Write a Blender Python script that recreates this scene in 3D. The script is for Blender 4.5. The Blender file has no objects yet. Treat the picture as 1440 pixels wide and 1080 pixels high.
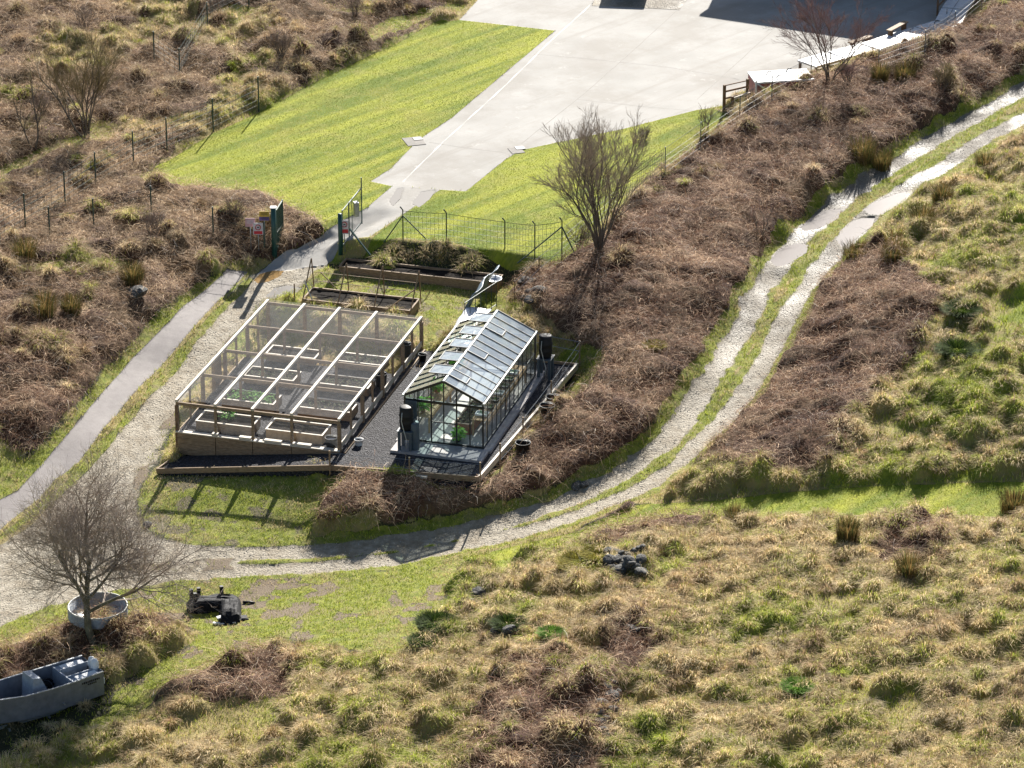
import bpy, math, random
import numpy as np
from mathutils import Vector
# ---------------------------------------------------------------- camera, sky, sun, exposure
SC = bpy.context.scene
COL = SC.collection
W, H = 1440.0, 1080.0
PITCH, FPX, CAMZ = 0.411, 5200.0, 68.664
cam_d = bpy.data.cameras.new("camera"); cam = bpy.data.objects.new("camera", cam_d); COL.objects.link(cam)
cam.location = (0, 0, CAMZ); cam.rotation_euler = (math.pi / 2 - PITCH, 0, 0)
cam_d.sensor_width = 36; cam_d.lens = 36 * FPX / W; cam_d.clip_start = 1; cam_d.clip_end = 5000
SC.camera = cam
SUN_EL, SUN_AZ = math.radians(28.0), math.radians(11.0)      # azimuth from +Y towards +X
world = bpy.data.worlds.new("World"); SC.world = world; world.use_nodes = True
wn = world.node_tree; bg = wn.nodes["Background"]
sky = wn.nodes.new("ShaderNodeTexSky"); sky.sky_type = 'NISHITA'; sky.sun_disc = False
sky.sun_elevation = SUN_EL; sky.sun_rotation = SUN_AZ; sky.altitude = 100
wn.links.new(sky.outputs[0], bg.inputs[0]); bg.inputs[1].default_value = 0.05
sd = bpy.data.lights.new("sun", 'SUN'); sd.energy = 5.0; sd.angle = math.radians(0.5); sd.color = (1.0, 0.955, 0.88)
sun = bpy.data.objects.new("sun", sd); COL.objects.link(sun)
S = Vector((math.sin(SUN_AZ) * math.cos(SUN_EL), math.cos(SUN_AZ) * math.cos(SUN_EL), math.sin(SUN_EL)))
sun.rotation_euler = S.to_track_quat('Z', 'Y').to_euler(); sun.location = S * 300
SC.view_settings.view_transform = 'Standard'; SC.view_settings.look = 'None'
SC.view_settings.exposure = 1.44; SC.view_settings.gamma = 1
SC.cycles.max_bounces = 8; SC.cycles.transparent_max_bounces = 24
rng = np.random.default_rng(7); random.seed(7)

# ---------------------------------------------------------------- projection of photo pixels on the ground
def ray(px, py):
    a = (np.asarray(px, float) - W / 2) / FPX; b = (H / 2 - np.asarray(py, float)) / FPX
    return a, math.cos(PITCH) + b * math.sin(PITCH), -math.sin(PITCH) + b * math.cos(PITCH)
def UZ(px, py, z):
    dx, dy, dz = ray(px, py); t = (z - CAMZ) / dz
    return dx * t, dy * t
# ---------------------------------------------------------------- base relief (thin plate through spot heights)
SPOT = [(560,300,1),(650,330,1),(790,350,1),(700,250,1),(850,280,1),(950,220,1),(600,200,1),(520,255,1),(700,60,1),(900,60,1),(1100,60,1),(1300,30,1),
 (1000,150,1),(300,250,1),(200,262,.9),(420,200,1),(500,120,1),(640,40,1),(660,-40,1),(1000,-60,1),(1400,-60,1.2),(480,352,.35),(420,360,.2),(500,320,.6),
 (390,372,.1),(345,385,.05),(520,372,0),(700,385,0),(600,440,-.05),(450,400,0),(590,480,-.1),(440,440,-.1),(375,435,-.3),(330,480,-.55),(280,540,-.85),(245,600,-1.1),
 (235,660,-1.25),(330,668,-1.0),(464,670,-.6),(560,690,-.8),(655,690,-.95),(350,720,-1.35),(460,750,-1.5),(300,770,-1.6),(200,760,-1.65),(640,765,-1.5),(560,640,-.3),
 (240,520,-.95),(180,590,-1.25),(100,660,-1.5),(30,730,-1.7),(0,830,-1.8),(310,430,-.3),(300,850,-1.9),(130,900,-1.8),(60,1050,-2.3),(0,1000,-2.2),(200,960,-1.7),
 (300,1060,-1.2),(480,900,-.9),(480,1060,-.6),(700,900,0),(700,1060,.2),(900,800,.2),(900,900,.6),(1000,1060,1.2),(1200,900,1.4),(1400,1060,2.4),(1400,860,2.2),
 (1000,760,.1),(1200,760,.9),(1400,760,1.6),(830,740,-.9),(960,720,-.3),(1100,710,.2),(1250,705,.8),(1440,705,1.5),(800,700,-1.1),(900,650,-.8),(980,580,-.5),
 (1050,480,-.1),(1100,390,.3),(1170,310,.6),(1260,250,.9),(1360,185,1.3),(1440,140,1.6),(1200,450,1.2),(1100,620,.35),(1200,620,1.0),(1350,600,1.85),(1400,450,2.9),
 (1350,300,2.1),(1440,280,2.6),(820,520,-.1),(740,600,-.4),(700,660,-.85),(850,580,-.1),(820,440,.5),(760,430,.1),(900,400,1.0),(900,500,.4),(980,300,1.3),(1000,400,.9),
 (1100,220,1.4),(1200,130,1.4),(1300,100,1.6),(1420,50,1.8),(1100,300,1.1),(200,480,-.3),(100,560,-.5),(60,600,-.7),(0,650,-1),(250,400,.2),(150,430,.5),(300,330,.8),
 (150,300,.9),(0,400,.9),(0,520,.3),(100,200,.7),(30,240,.4),(0,100,1.6),(250,120,1.3),(400,40,1.7),(550,10,1.3),(120,30,2),(300,-50,2.2),(-60,-60,2.5),(-80,500,.6),(-60,1150,-2.5),
 (1520,1150,3.2),(700,1180,.5),(1520,450,3.4),(1520,100,2.2),(1520,-60,2.2),(-80,800,-1.9)]
sp = np.array(SPOT, float)
sx, sy = UZ(sp[:,0], sp[:,1], sp[:,2]); SP = np.stack([sx, sy], 1) / 50.0
def _phi(r2): return 0.5 * r2 * np.log(r2 + 1e-12)
n = len(SP)
A = np.zeros((n+3, n+3)); d2 = ((SP[:,None]-SP[None])**2).sum(-1)
A[:n,:n] = _phi(d2) + np.eye(n) * 2e-5; A[:n,n] = 1; A[:n,n+1:] = SP; A[n,:n] = 1; A[n+1:,:n] = SP.T
COEF = np.linalg.solve(A, np.concatenate([sp[:,2], np.zeros(3)]))
def tps(x, y):
    q = np.stack([np.ravel(x), np.ravel(y)], 1) / 50.0
    r2 = ((q[:,None]-SP[None])**2).sum(-1)
    v = _phi(r2) @ COEF[:n] + COEF[n] + q @ COEF[n+1:]
    return np.clip(v, -4, 6).reshape(np.shape(x))
# ---------------------------------------------------------------- ground grid
X0, X1, DX = -37.0, 37.0, 0.08
Y0, Y1, DY = 113.0, 229.0, 0.09
gx = np.arange(X0, X1 + 1e-6, DX); gy = np.arange(Y0, Y1 + 1e-6, DY)
NX, NY = len(gx), len(gy)
cgx = np.linspace(X0, X1, 94); cgy = np.linspace(Y0, Y1, 146)
CG = tps(*np.meshgrid(cgx, cgy))
def bil(Gr, x, y, ax, ay):
    fx = np.clip((x - ax[0]) / (ax[1]-ax[0]), 0, len(ax)-1.001); fy = np.clip((y - ay[0]) / (ay[1]-ay[0]), 0, len(ay)-1.001)
    i = fx.astype(int); j = fy.astype(int); u = fx-i; v = fy-j
    return (Gr[j,i]*(1-u)+Gr[j,i+1]*u)*(1-v) + (Gr[j+1,i]*(1-u)+Gr[j+1,i+1]*u)*v
GX, GY = np.meshgrid(gx, gy)
HG = bil(CG, GX, GY, cgx, cgy)
HX = lambda x, y: bil(HG, np.asarray(x, float), np.asarray(y, float), gx, gy)
def G(px, py):
    """point on the ground seen at a photo pixel"""
    px = np.asarray(px, float); py = np.asarray(py, float); z = np.zeros_like(px)
    for _ in range(12):
        x, y = UZ(px, py, z); z = z*.3 + .7*HX(x, y)
    x, y = UZ(px, py, z)
    return x, y, z
def GP(px, py):
    x, y, z = G(px, py); return Vector((float(x), float(y), float(z)))
def poly(pts, dense=False):
    p = np.array(pts, float); x, y, z = G(p[:,0], p[:,1]); return np.stack([x, y], 1)
def sdf(P, x=None, y=None, closed=True, pad=3.0):
    """signed distance (negative inside) to a world polygon, or distance to a polyline, on the grid"""
    if x is None: x, y = GX, GY
    out = np.full(x.shape, pad)
    mnx, mny = P.min(0) - pad; mxx, mxy = P.max(0) + pad
    if x is GX:
        i0 = max(0, int((mnx-X0)/DX)); i1 = min(NX, int((mxx-X0)/DX)+2); j0 = max(0, int((mny-Y0)/DY)); j1 = min(NY, int((mxy-Y0)/DY)+2)
        if i1 <= i0 or j1 <= j0: return out
        sl = (slice(j0, j1), slice(i0, i1)); xx, yy = x[sl], y[sl]
    else:
        sl = Ellipsis; xx, yy = x, y
    d = np.full(xx.shape, 1e9); ins = np.zeros(xx.shape, bool)
    m = len(P)
    for k in range(m if closed else m-1):
        a = P[k]; b = P[(k+1) % m]; e = b-a; L = (e**2).sum()+1e-9
        t = np.clip(((xx-a[0])*e[0]+(yy-a[1])*e[1])/L, 0, 1)
        d = np.minimum(d, (xx-a[0]-t*e[0])**2+(yy-a[1]-t*e[1])**2)
        if closed:
            c = ((a[1] > yy) != (b[1] > yy)) & (xx < (b[0]-a[0])*(yy-a[1])/(b[1]-a[1]+1e-12)+a[0]); ins ^= c
    d = np.sqrt(d); d = np.where(ins, -d, d); out[sl] = d
    return out
def hsh(i, j, s):
    v = (i*374761393 + j*668265263 + s*974634777) & 0xffffffff
    v = ((v ^ (v >> 13)) * 1274126177) & 0xffffffff
    return ((v ^ (v >> 16)) & 0xffff) / 65535.0
def noise(x, y, sc, seed=0, octv=3):
    o = np.zeros(np.shape(x)); amp = 1.0; tot = 0
    for k in range(octv):
        fx = x/sc; fy = y/sc; i = np.floor(fx).astype(np.int64); j = np.floor(fy).astype(np.int64); u = fx-i; v = fy-j
        u = u*u*(3-2*u); v = v*v*(3-2*v); s = seed*17+k
        o += amp*((hsh(i,j,s)*(1-u)+hsh(i+1,j,s)*u)*(1-v)+(hsh(i,j+1,s)*(1-u)+hsh(i+1,j+1,s)*u)*v); tot += amp
        amp *= .55; sc = sc*.5
    return o/tot
def sstep(a, b, v):
    t = np.clip((v-a)/(b-a), 0, 1); return t*t*(3-2*t)
NZ = noise(GX, GY, 1.6, 1, 4)-.5
NZ2 = noise(GX, GY, .5, 2, 3)-.5
# plateau of lawn and yard: a bank 1 m high above the garden
PLAT = poly([(482,353),(560,353),(640,362),(720,372),(792,374),(835,352),(862,300),(935,244),(1002,196),(1060,150),(1150,110),(1330,50),(1400,0),(1400,-60),(640,-60),(560,60),(450,112),
   (380,147),(300,182),(250,215),(180,262),(330,268),(400,290),(462,325),(517,292),(552,262),(618,267),(573,297),(520,335)])
dp = sdf(PLAT); HG += (1.0-HG)*sstep(1.0, -.1, dp+NZ*.5)*(dp < 2.9)
# ---------------------------------------------------------------- zones (photo outlines laid on the ground)
TR_A = [(1500,88),(1440,125),(1380,160),(1300,205),(1240,243),(1185,280),(1140,315),(1108,350),(1080,395),(1050,450),(1015,510),(980,568),(935,622),(875,668),(800,703),(720,730),(640,750),(560,763),(460,774),(350,778),(240,782),(150,790)]
TR_B = [(1500,135),(1440,165),(1390,192),(1330,230),(1275,262),(1228,297),(1190,335),(1155,375),(1125,415),(1095,470),(1060,535),(1015,595),(960,648),(890,692),(820,722),(740,746),(660,765),(560,785),(450,797),(340,802),(240,803),(150,818)]
ROAD = [(457,373),(440,382),(425,400),(378,424),(350,450),(300,508),(262,556),(236,610),(215,660),(190,700),(200,745),(255,765),(330,768),(330,808),(250,815),(160,830),(70,850),(0,880),(-60,900),(-60,790),(0,765),(45,738),(95,690),(140,640),(185,585),(250,510),(300,440),(335,400),(352,384),(376,372)]
PATH = [(319,380),(294,403),(258,430),(236,455),(200,490),(186,504),(150,545),(104,600),(42,672),(25,690),(0,703),(-60,745),(-60,790),(0,745),(55,700),(79,674),(112,648),(147,602),(205,535),(239,500),(266,468),(302,428),(330,401),(349,380)]
PAD = [(672,-60),(672,0),(646,28),(781,43),(635,166),(588,197),(549,238),(521,255),(552,262),(619,267),(655,269),(711,224),(733,211),(790,199),(877,181),(978,155),(1020,148),(1057,118),(1130,100),(1330,50),(1372,0),(1372,-60)]
DRIVE = [(552,262),(517,292),(463,323),(440,340),(377,370),(358,384),(400,378),(457,373),(480,357),(520,333),(573,297),(619,267)]
LAWN1 = [(646,28),(781,43),(635,166),(588,197),(549,238),(521,255),(552,262),(517,292),(463,323),(455,315),(420,297),(390,280),(340,267),(260,268),(180,262),(250,218),(300,187),(350,165),(380,150),(450,112),(560,60),(610,32)]
LAWN2 = [(655,269),(619,267),(573,297),(530,330),(512,348),(560,350),(640,358),(720,366),(795,368),(835,345),(860,300),(930,240),(1000,196),(1030,165),(1000,152),(978,155),(877,181),(790,199),(733,211),(711,224)]
BRK_L = [(-60,-60),(660,-60),(620,20),(560,55),(450,106),(380,142),(300,177),(250,210),(180,258),(260,262),(340,262),(400,284),(440,308),(458,325),(445,336),(392,362),(330,368),(300,385),(255,425),(200,470),(160,515),(110,570),(60,630),(-60,700)]
BRK_M = [(446,742),(450,712),(480,678),(520,668),(650,676),(690,668),(730,640),(780,590),(830,550),(832,500),(790,470),(740,450),(715,420),(740,395),(790,378),(845,352),(880,300),(940,245),(1010,195),(1090,150),(1180,112),(1330,60),(1430,-10),(1500,-60),(1500,70),(1440,105),(1380,140),(1300,185),(1240,222),(1180,262),(1120,310),(1080,355),(1050,410),(1020,455),(985,520),(950,575),(905,625),(850,660),(780,692),(700,715),(620,733),(540,745)]
BRK_R = [(1165,385),(1230,345),(1290,390),(1330,430),(1290,500),(1230,560),(1190,620),(1170,668),(1080,682),(1000,672),(965,668),(1010,625),(1060,570),(1100,500),(1130,440)]
MOWN = [(810,748),(900,710),(1000,704),(1100,692),(1250,682),(1500,674),(1500,730),(1300,722),(1200,726),(1100,730),(980,724),(900,738),(840,752),(700,790),(640,800),(690,775)]
FRONTG = [(190,700),(235,660),(464,668),(490,680),(450,720),(430,760),(340,770),(250,768),(205,745)]
GARDEN = [(430,395),(480,372),(560,385),(700,398),(720,410),(700,440),(640,470),(600,495),(560,440),(400,425)]
LOWG = [(150,830),(330,812),(560,800),(690,775),(640,820),(600,880),(540,930),(400,900),(300,930),(200,985),(130,1010),(170,960),(240,925),(290,890),(200,850)]
LEFTG = [(-60,880),(60,848),(180,830),(180,860),(100,880),(40,900),(-60,930)]
VERGE = [(322,374),(258,418),(215,450),(185,490),(150,520),(110,575),(60,630),(-60,735),(-60,765),(0,706),(45,675),(106,604),(152,547),(190,506),(238,458),(262,434),(298,405),(322,384)]
SIDEG = [(1500,145),(1440,185),(1390,215),(1335,250),(1290,285),(1240,310),(1215,330),(1235,305),(1290,262),(1340,232),(1400,195),(1500,140)]
Wt = np.zeros((10,)+GX.shape, np.float32); Wt[2] = 1
LAWN, GRASS, TUSS, BRK, GRAV, CONC, TAR, MUD, DARKG, TGREEN = range(10)
def paint(k, m):
    m = np.clip(m, 0, 1).astype(np.float32)
    Wt[:9] *= (1-m); Wt[k] += m
def soft(P, w=.3, jit=.5, closed=True): return sstep(w, -w, sdf(poly(P), closed=closed)+NZ*jit+NZ2*jit*.4)
mB = soft(BRK_L, .5, .8); paint(BRK, mB*sstep(.36,.56, noise(GX,GY,5,5,3)+.12))
paint(BRK, soft(BRK_M, .3, .6)); paint(BRK, soft(BRK_R, .4, .8))
for P in ([(700,940),(780,925),(860,960),(880,1020),(860,1100),(650,1100),(660,1020)], [(230,930),(330,905),(420,930),(400,985),(300,990),(220,985)],
          [(880,705),(960,725),(1000,735),(930,760),(860,770),(760,775),(820,745)], [(1240,740),(1330,735),(1330,790),(1230,800)], [(-20,905),(120,880),(260,860),(270,885),(200,925),(130,945),(-20,960)],
          [(850,880),(900,860),(930,900),(880,960),(840,940)]):
    paint(BRK, soft(P, .5, 1.2)*.9)
paint(GRASS, soft(LOWG, .5, 1.0)); paint(GRASS, soft(LEFTG, .4, .8)); paint(GRASS, soft(VERGE, .3, .6)); paint(GRASS, soft(FRONTG, .2, .3)); paint(GRASS, soft(GARDEN, .1, .1)); paint(GRASS, soft(SIDEG, .2, .3))
for ln, w in ([(-40,262),(0,245),(60,218),(95,203),(150,190)], .5), ([(150,1010),(220,955),(290,925),(330,885),(420,850)], .8), ([(370,15),(310,22),(250,45)], .4), ([(600,20),(520,55),(560,30),(640,10)], .5), ([(800,500),(835,520),(800,560)], .5), ([(640,760),(820,700)], .4):
    paint(GRASS, sstep(w+.3, w-.3, sdf(poly(ln), closed=False)+NZ*.8))
for ln in (TR_A, TR_B): paint(GRASS, sstep(1.12, .9, sdf(poly(ln), closed=False)+NZ*.9))
paint(DARKG, soft([(440,372),(480,352),(560,356),(640,366),(720,376),(790,380),(760,395),(715,400),(600,384),(480,378)], .1, .3)*.6)  # darker ground tone along the bank below the lawn
NM = noise(GX, GY, 1.1, 31, 4)
paint(MUD, soft(LOWG, .6, .5)*sstep(.50,.72, NM)*.75); paint(MUD, soft([(340,812),(440,805),(480,840),(430,880),(330,870),(350,840)], .6, 1.6)*sstep(.45,.66, NM)*.8); paint(MUD, soft(GARDEN, .3, .3)*sstep(.52,.66, NM)*.5); paint(MUD, soft(FRONTG, .3, .3)*sstep(.55,.66, NM)*.5)
paint(DARKG, soft([(-60,1100),(-60,985),(40,955),(110,935),(165,965),(150,1000),(90,1040),(30,1075)], .2, .4)*.95)  # dark ground tone under the boat, its shade put into the colour
paint(LAWN, soft(LAWN1, .07, .12)); paint(LAWN, soft(LAWN2, .07, .12)); paint(LAWN, soft(MOWN, .25, .35)*.85)
mtrack = np.zeros_like(GX)
for ln, w0 in ((TR_A, .58), (TR_B, .55)):
    P = poly(ln); d = sdf(P, closed=False); m = sstep(w0+.08, w0-.14, d+NZ*.45+NZ2*.3)
    paint(GRAV, m); mtrack = np.maximum(mtrack, m)
mroad = soft(ROAD, .25, .5); paint(GRAV, mroad*(1-.0*mroad))
for ln in ([(395,405),(330,480),(280,545),(235,620),(205,680)],): paint(GRASS, sstep(.45,.15, sdf(poly(ln), closed=False)+NZ*1.2)*.35)
for ln in ([(352,392),(305,440),(255,500),(190,575),(140,632),(95,682),(40,728),(0,757)],): paint(GRASS, sstep(.32,.1, sdf(poly(ln), closed=False)+NZ*.5)*.9)
m_ = lambda P: sstep(.05, -.05, sdf(poly(P))+NZ2*.05)
for ln, w in ([(412,395),(345,470),(275,555),(218,640),(165,715),(80,790)], .35), ([(377,430),(350,455),(300,512)], .12), ([(150,802),(330,791),(460,783)], .25):
    dd = sdf(poly(ln), closed=False); paint(MUD, sstep(w+.3, w-.15, dd+NZ*.9)*.9*(mroad > .5)*sstep(.30,.55,noise(GX,GY,.9,57,3))); 
mD = m_(DRIVE); paint(CONC, mD); mP = m_(PAD); paint(CONC, mP)
mT = m_(PATH); paint(TAR, mT)
paint(GRAV, m_([(832,8),(850,-30),(990,-30),(955,14),(920,12)]))
# how green the tussock land is
gr = .32 + .8*(noise(GX,GY,3.2,9,3)-.5)
gr += .20*sstep(2,-2, sdf(poly([(1200,420),(1330,300),(1520,250),(1520,690),(1180,690),(1230,560)]), pad=4))
gr += .18*sstep(1,-1, sdf(poly([(560,800),(700,790),(720,900),(600,930)]), pad=3)) - .1*sstep(3,-1, sdf(poly([(-60,960),(400,960),(400,1100),(-60,1100)]), pad=4))
Wt[TGREEN] = np.clip(gr, 0, 1)
# ---------------------------------------------------------------- small relief
HG += Wt[BRK]*(.22+.5*NZ+.55*(noise(GX,GY,1.3,77,2)-.5)) + .30*soft(BRK_M, .9, .3) + .12*soft(BRK_M, .25, .5) + .22*soft(BRK_R, .3, .7) + Wt[TUSS]*(.25*NZ) + Wt[GRASS]*(NZ*.10+NZ2*.05)
HG += Wt[DARKG]*NZ*.4
hard = np.clip(mP+mT+mD, 0, 1)
HG += (Wt[GRAV])*(-.05+NZ2*.03+NZ*.03)*(1-hard)
HG[mP > .5] = 1.0
PLATF = [(235,660),(254,640),(377,440),(592,492),(600,492),(775,511),(808,514),(656,669),(464,656)]
pp = sdf(poly(PLATF)); HG -= .8*sstep(.1, -.35, pp)+.15*sstep(.9, .2, pp)+.25*sstep(1.4, .4, pp)*(GX > -4)
mm = sstep(1.35, .7, pp+NZ*1.0); Wt[GRASS] += Wt[BRK]*mm; Wt[BRK] *= 1-mm
dk = sdf(poly([(1062,130),(1133,104),(1175,92),(1222,80),(1262,67),(1300,56),(1332,46),(1342,26),(1356,6),(1372,-16)]), closed=False)
HG -= np.maximum(HG-.93, 0)*sstep(2.6, 1.2, dk)
HARDN = np.clip(Wt[CONC]+Wt[TAR]+Wt[GRAV]+Wt[LAWN], 0, 1)
def stamp(cx, cy, r0, h):
    el = random.uniform(1.0, 1.75); an = random.gauss(.6, .8); r = r0*el
    i0 = max(0, int((cx-r-X0)/DX)); i1 = min(NX, int((cx+r-X0)/DX)+2); j0 = max(0, int((cy-r-Y0)/DY)); j1 = min(NY, int((cy+r-Y0)/DY)+2)
    if i1 <= i0 or j1 <= j0: return
    ax_ = GX[j0:j1,i0:i1]-cx; ay_ = GY[j0:j1,i0:i1]-cy; q = 1-((ax_*math.cos(an)+ay_*math.sin(an))**2/(r*r)+(ay_*math.cos(an)-ax_*math.sin(an))**2/(r0*r0)); q = np.clip(q, 0, 1)
    HG[j0:j1,i0:i1] = np.maximum(HG[j0:j1,i0:i1], base0[j0:j1,i0:i1]+h*np.sqrt(q)*(.4+.6*q))
def wat(k, x, y):
    i = np.clip(((x-X0)/DX+.5).astype(int), 0, NX-1); j = np.clip(((y-Y0)/DY+.5).astype(int), 0, NY-1); return Wt[k][j, i]
def in_view(x, y, z, m=60):
    d = y*math.cos(PITCH)-(z-CAMZ)*math.sin(PITCH); u = y*math.sin(PITCH)+(z-CAMZ)*math.cos(PITCH)
    return (np.abs(FPX*x/d) < W/2+m) & (np.abs(FPX*u/d) < H/2+m)
def scatter(nn):
    x = rng.uniform(X0+1, X1-1, nn); y = rng.uniform(Y0+1, Y1-1, nn)
    k = in_view(x, y, HX(x, y), 90); return x[k], y[k]
base0 = HG.copy()
bx, by = scatter(60000)
pt = (bil(dk, bx, by, gx, gy) > 1.8)*wat(TUSS, bx, by) + .03*(bil(dk, bx, by, gx, gy) > 1.8)*wat(BRK, bx, by)*np.where((bx > -8) & (by < 176), .12, 1.0); cl = noise(bx, by, 2.5, 12, 2)
k = rng.random(len(bx)) < pt*sstep(.2, .5, cl)*.85; bx, by = bx[k], by[k]
for ox, oy in ((.55,0),(-.55,0),(0,.55),(0,-.55),(0,0)): k = wat(CONC,bx+ox,by+oy)+wat(TAR,bx+ox,by+oy)+wat(GRAV,bx+ox,by+oy)+wat(LAWN,bx+ox,by+oy)+wat(GRASS,bx+ox*.6,by+oy*.6) < .15; bx, by = bx[k], by[k]
_, k = np.unique(np.floor(bx/.56).astype(int)*100000+np.floor(by/.62).astype(int), return_index=True); bx, by = bx[k], by[k]
br = (.25+.42*rng.random(len(bx))**1.8)*(.75+.6*noise(bx, by, 5.0, 91, 2)); bh = br*rng.uniform(.6, 1.3, len(bx))*(.6+.8*noise(bx, by, 3.5, 92, 2)); print('mounds', len(bx))
for a in zip(bx, by, br, bh): stamp(*a)
base0 = HG.copy(); kx, ky = scatter(9000); k = rng.random(len(kx)) < wat(BRK, kx, ky)*.9
for ox, oy in ((.8,0),(-.8,0),(0,.8),(0,-.8)): k &= wat(BRK, kx+ox, ky+oy) > .5
k &= (bil(pp, kx, ky, gx, gy) > 2.0) & (bil(dk, kx, ky, gx, gy) > 2.4)
for a in zip(kx[k], ky[k], rng.uniform(.5, 1.2, k.sum()), rng.uniform(.12, .42, k.sum())): stamp(*a)
HX = lambda x, y: bil(HG, np.asarray(x, float), np.asarray(y, float), gx, gy)

# ---------------------------------------------------------------- materials
def nt(name, rough=.8, spec=.3):
    m = bpy.data.materials.new(name); m.use_nodes = True; t = m.node_tree; b = t.nodes["Principled BSDF"]
    b.inputs["Roughness"].default_value = rough; b.inputs["Specular IOR Level"].default_value = spec
    return m, t, b
def N(t, ty, **kw):
    nd = t.nodes.new(ty)
    for k_, v in kw.items():
        if k_.startswith('i_'): nd.inputs[int(k_[2:])].default_value = v
        else: setattr(nd, k_, v)
    return nd
def tex(t, sc, det=6, rough=.6, vec=None, ty='ShaderNodeTexNoise', sx=None):
    nd = t.nodes.new(ty); nd.inputs['Scale'].default_value = sc
    if ty == 'ShaderNodeTexNoise': nd.inputs['Detail'].default_value = det; nd.inputs['Roughness'].default_value = rough
    if vec is not None:
        if sx:
            mp = t.nodes.new('ShaderNodeMapping'); mp.inputs['Scale'].default_value = sx[:3]
            if len(sx) > 3: mp.inputs['Rotation'].default_value = (0, 0, sx[3])
            t.links.new(vec, mp.inputs[0]); vec = mp.outputs[0]
        t.links.new(vec, nd.inputs['Vector'])
    return nd.outputs[0]
def ramp(t, fac, stops):
    r = t.nodes.new('ShaderNodeValToRGB'); t.links.new(fac, r.inputs[0]); e = r.color_ramp.elements
    while len(e) < len(stops): e.new(.5)
    for s, (p, c) in zip(e, stops): s.position = p; s.color = (*c, 1) if len(c) == 3 else c
    return r.outputs[0]
def mix(t, f, a, b, mode='MIX'):
    m = t.nodes.new('ShaderNodeMix'); m.data_type = 'RGBA'; m.blend_type = mode
    for s, v in ((m.inputs[0], f), (m.inputs[6], a), (m.inputs[7], b)):
        if isinstance(v, (int, float)): s.default_value = v
        elif isinstance(v, tuple): s.default_value = (*v, 1)
        else: t.links.new(v, s)
    return m.outputs[2]
def mth(t, op, a, b=None, c=None):
    m = t.nodes.new('ShaderNodeMath'); m.operation = op
    for i, v in enumerate((a, b, c)):
        if v is None: continue
        if isinstance(v, (int, float)): m.inputs[i].default_value = v
        else: t.links.new(v, m.inputs[i])
    return m.outputs[0]
def bump(t, b, h, strength=.5, dist=.02):
    n_ = t.nodes.new('ShaderNodeBump'); n_.inputs['Strength'].default_value = strength; n_.inputs['Distance'].default_value = dist
    t.links.new(h, n_.inputs['Height']); t.links.new(n_.outputs[0], b.inputs['Normal'])
def mat(name, c1, c2=None, sc=6, rough=.8, spec=.3, metal=0, bmp=.3, bd=.01, sx=None):
    m, t, b = nt(name, rough, spec); c2 = c2 or tuple(v*.72 for v in c1)
    v = N(t, 'ShaderNodeTexCoord').outputs['Object']; f = tex(t, sc, 6, .65, v, sx=sx)
    t.links.new(ramp(t, f, [(.32, c2), (.68, c1)]), b.inputs['Base Color']); b.inputs['Metallic'].default_value = metal
    if bmp: bump(t, b, tex(t, sc*4, 4, .6, v, sx=sx), bmp, bd)
    return m
M = {}
M['old_wood'] = mat('weathered_timber', (.33,.235,.145), (.15,.095,.055), 5, .75, .3, sx=(1,1,6))
M['wood'] = mat('pale_sunlit_timber', (.62,.55,.45), (.44,.37,.28), 4, .6, .5, sx=(1,1,5))  # pale timber; sunlight on cage beams and rims is put into its colour
M['brown_wood'] = mat('brown_timber', (.22,.13,.07), (.10,.06,.035), 5)
M['newwood'] = mat('fresh_timber', (.50,.33,.17), (.34,.2,.09), 5)
M['alu'] = mat('black_aluminium', (.018,.02,.022), (.012,.013,.014), 5, .35, .5, bmp=0)
M['gutter'] = mat('grey_aluminium', (.5,.5,.46), (.35,.35,.32), 5, .4, .5, bmp=0)
M['galv'] = mat('galvanised_steel', (.42,.44,.46), (.28,.3,.32), 9, .45, .5, .7, bmp=0)
M['steelblue'] = mat('blue_grey_steel', (.07,.095,.115), (.045,.06,.075), 5, .5, .5, bmp=0)
M['green'] = mat('green_coated_steel', (.018,.075,.06), (.012,.05,.045), 5, .4, .5, bmp=0)
M['darkgreen'] = mat('dark_green_wire', (.03,.06,.045), (.02,.04,.03), 5, .5, .4, bmp=0)
M['blackp'] = mat('black_plastic', (.012,.012,.014), (.008,.008,.009), 5, .55, .3, bmp=.2)
M['whitep'] = mat('white_plastic', (.75,.75,.74), (.6,.6,.6), 6, .4, .5, bmp=0)
M['concrete'] = mat('pale_concrete', (.48,.45,.41), (.36,.34,.31), 2.2, .7, .4)
M['slab'] = mat('grey_slab', (.36,.33,.32), (.24,.22,.21), 3, .7, .4)
M['soil'] = mat('black_soil', (.022,.017,.013), (.010,.008,.007), 9, .95, .1, bmp=1, bd=.05)
M['boat'] = mat('dull_aluminium', (.24,.25,.28), (.16,.165,.19), 3, .45, .5, .4, bmp=.1)
M['boatin'] = mat('scuffed_aluminium', (.38,.42,.48), (.25,.28,.32), 5, .5, .5, .2, bmp=.1)
M['tyre'] = mat('rubber', (.02,.02,.02), None, 8, .8, .2)
M['tarp'] = mat('black_tarpaulin', (.008,.008,.011), (.004,.004,.006), 6, .75, .2, bmp=.5, bd=.03)
M['bluetarp'] = mat('blue_grey_sheet', (.20,.26,.32), (.12,.16,.20), 6, .5, .4, bmp=.5, bd=.03)
M['whitesheet'] = mat('white_sheet', (.7,.7,.72), (.55,.55,.58), 5, .4, .5, bmp=.4, bd=.02)
M['red'] = mat('faded_red_paint', (.36,.075,.07), (.22,.05,.05), 4, .5, .4)
M['terra'] = mat('terracotta', (.36,.14,.07), (.25,.09,.05), 7)
M['drains'] = mat('stained_concrete', (.2,.18,.16), (.12,.11,.10), 3)
M['dark'] = mat('dark_rubber_sheet', (.03,.03,.035), None, 6, .6)
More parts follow.
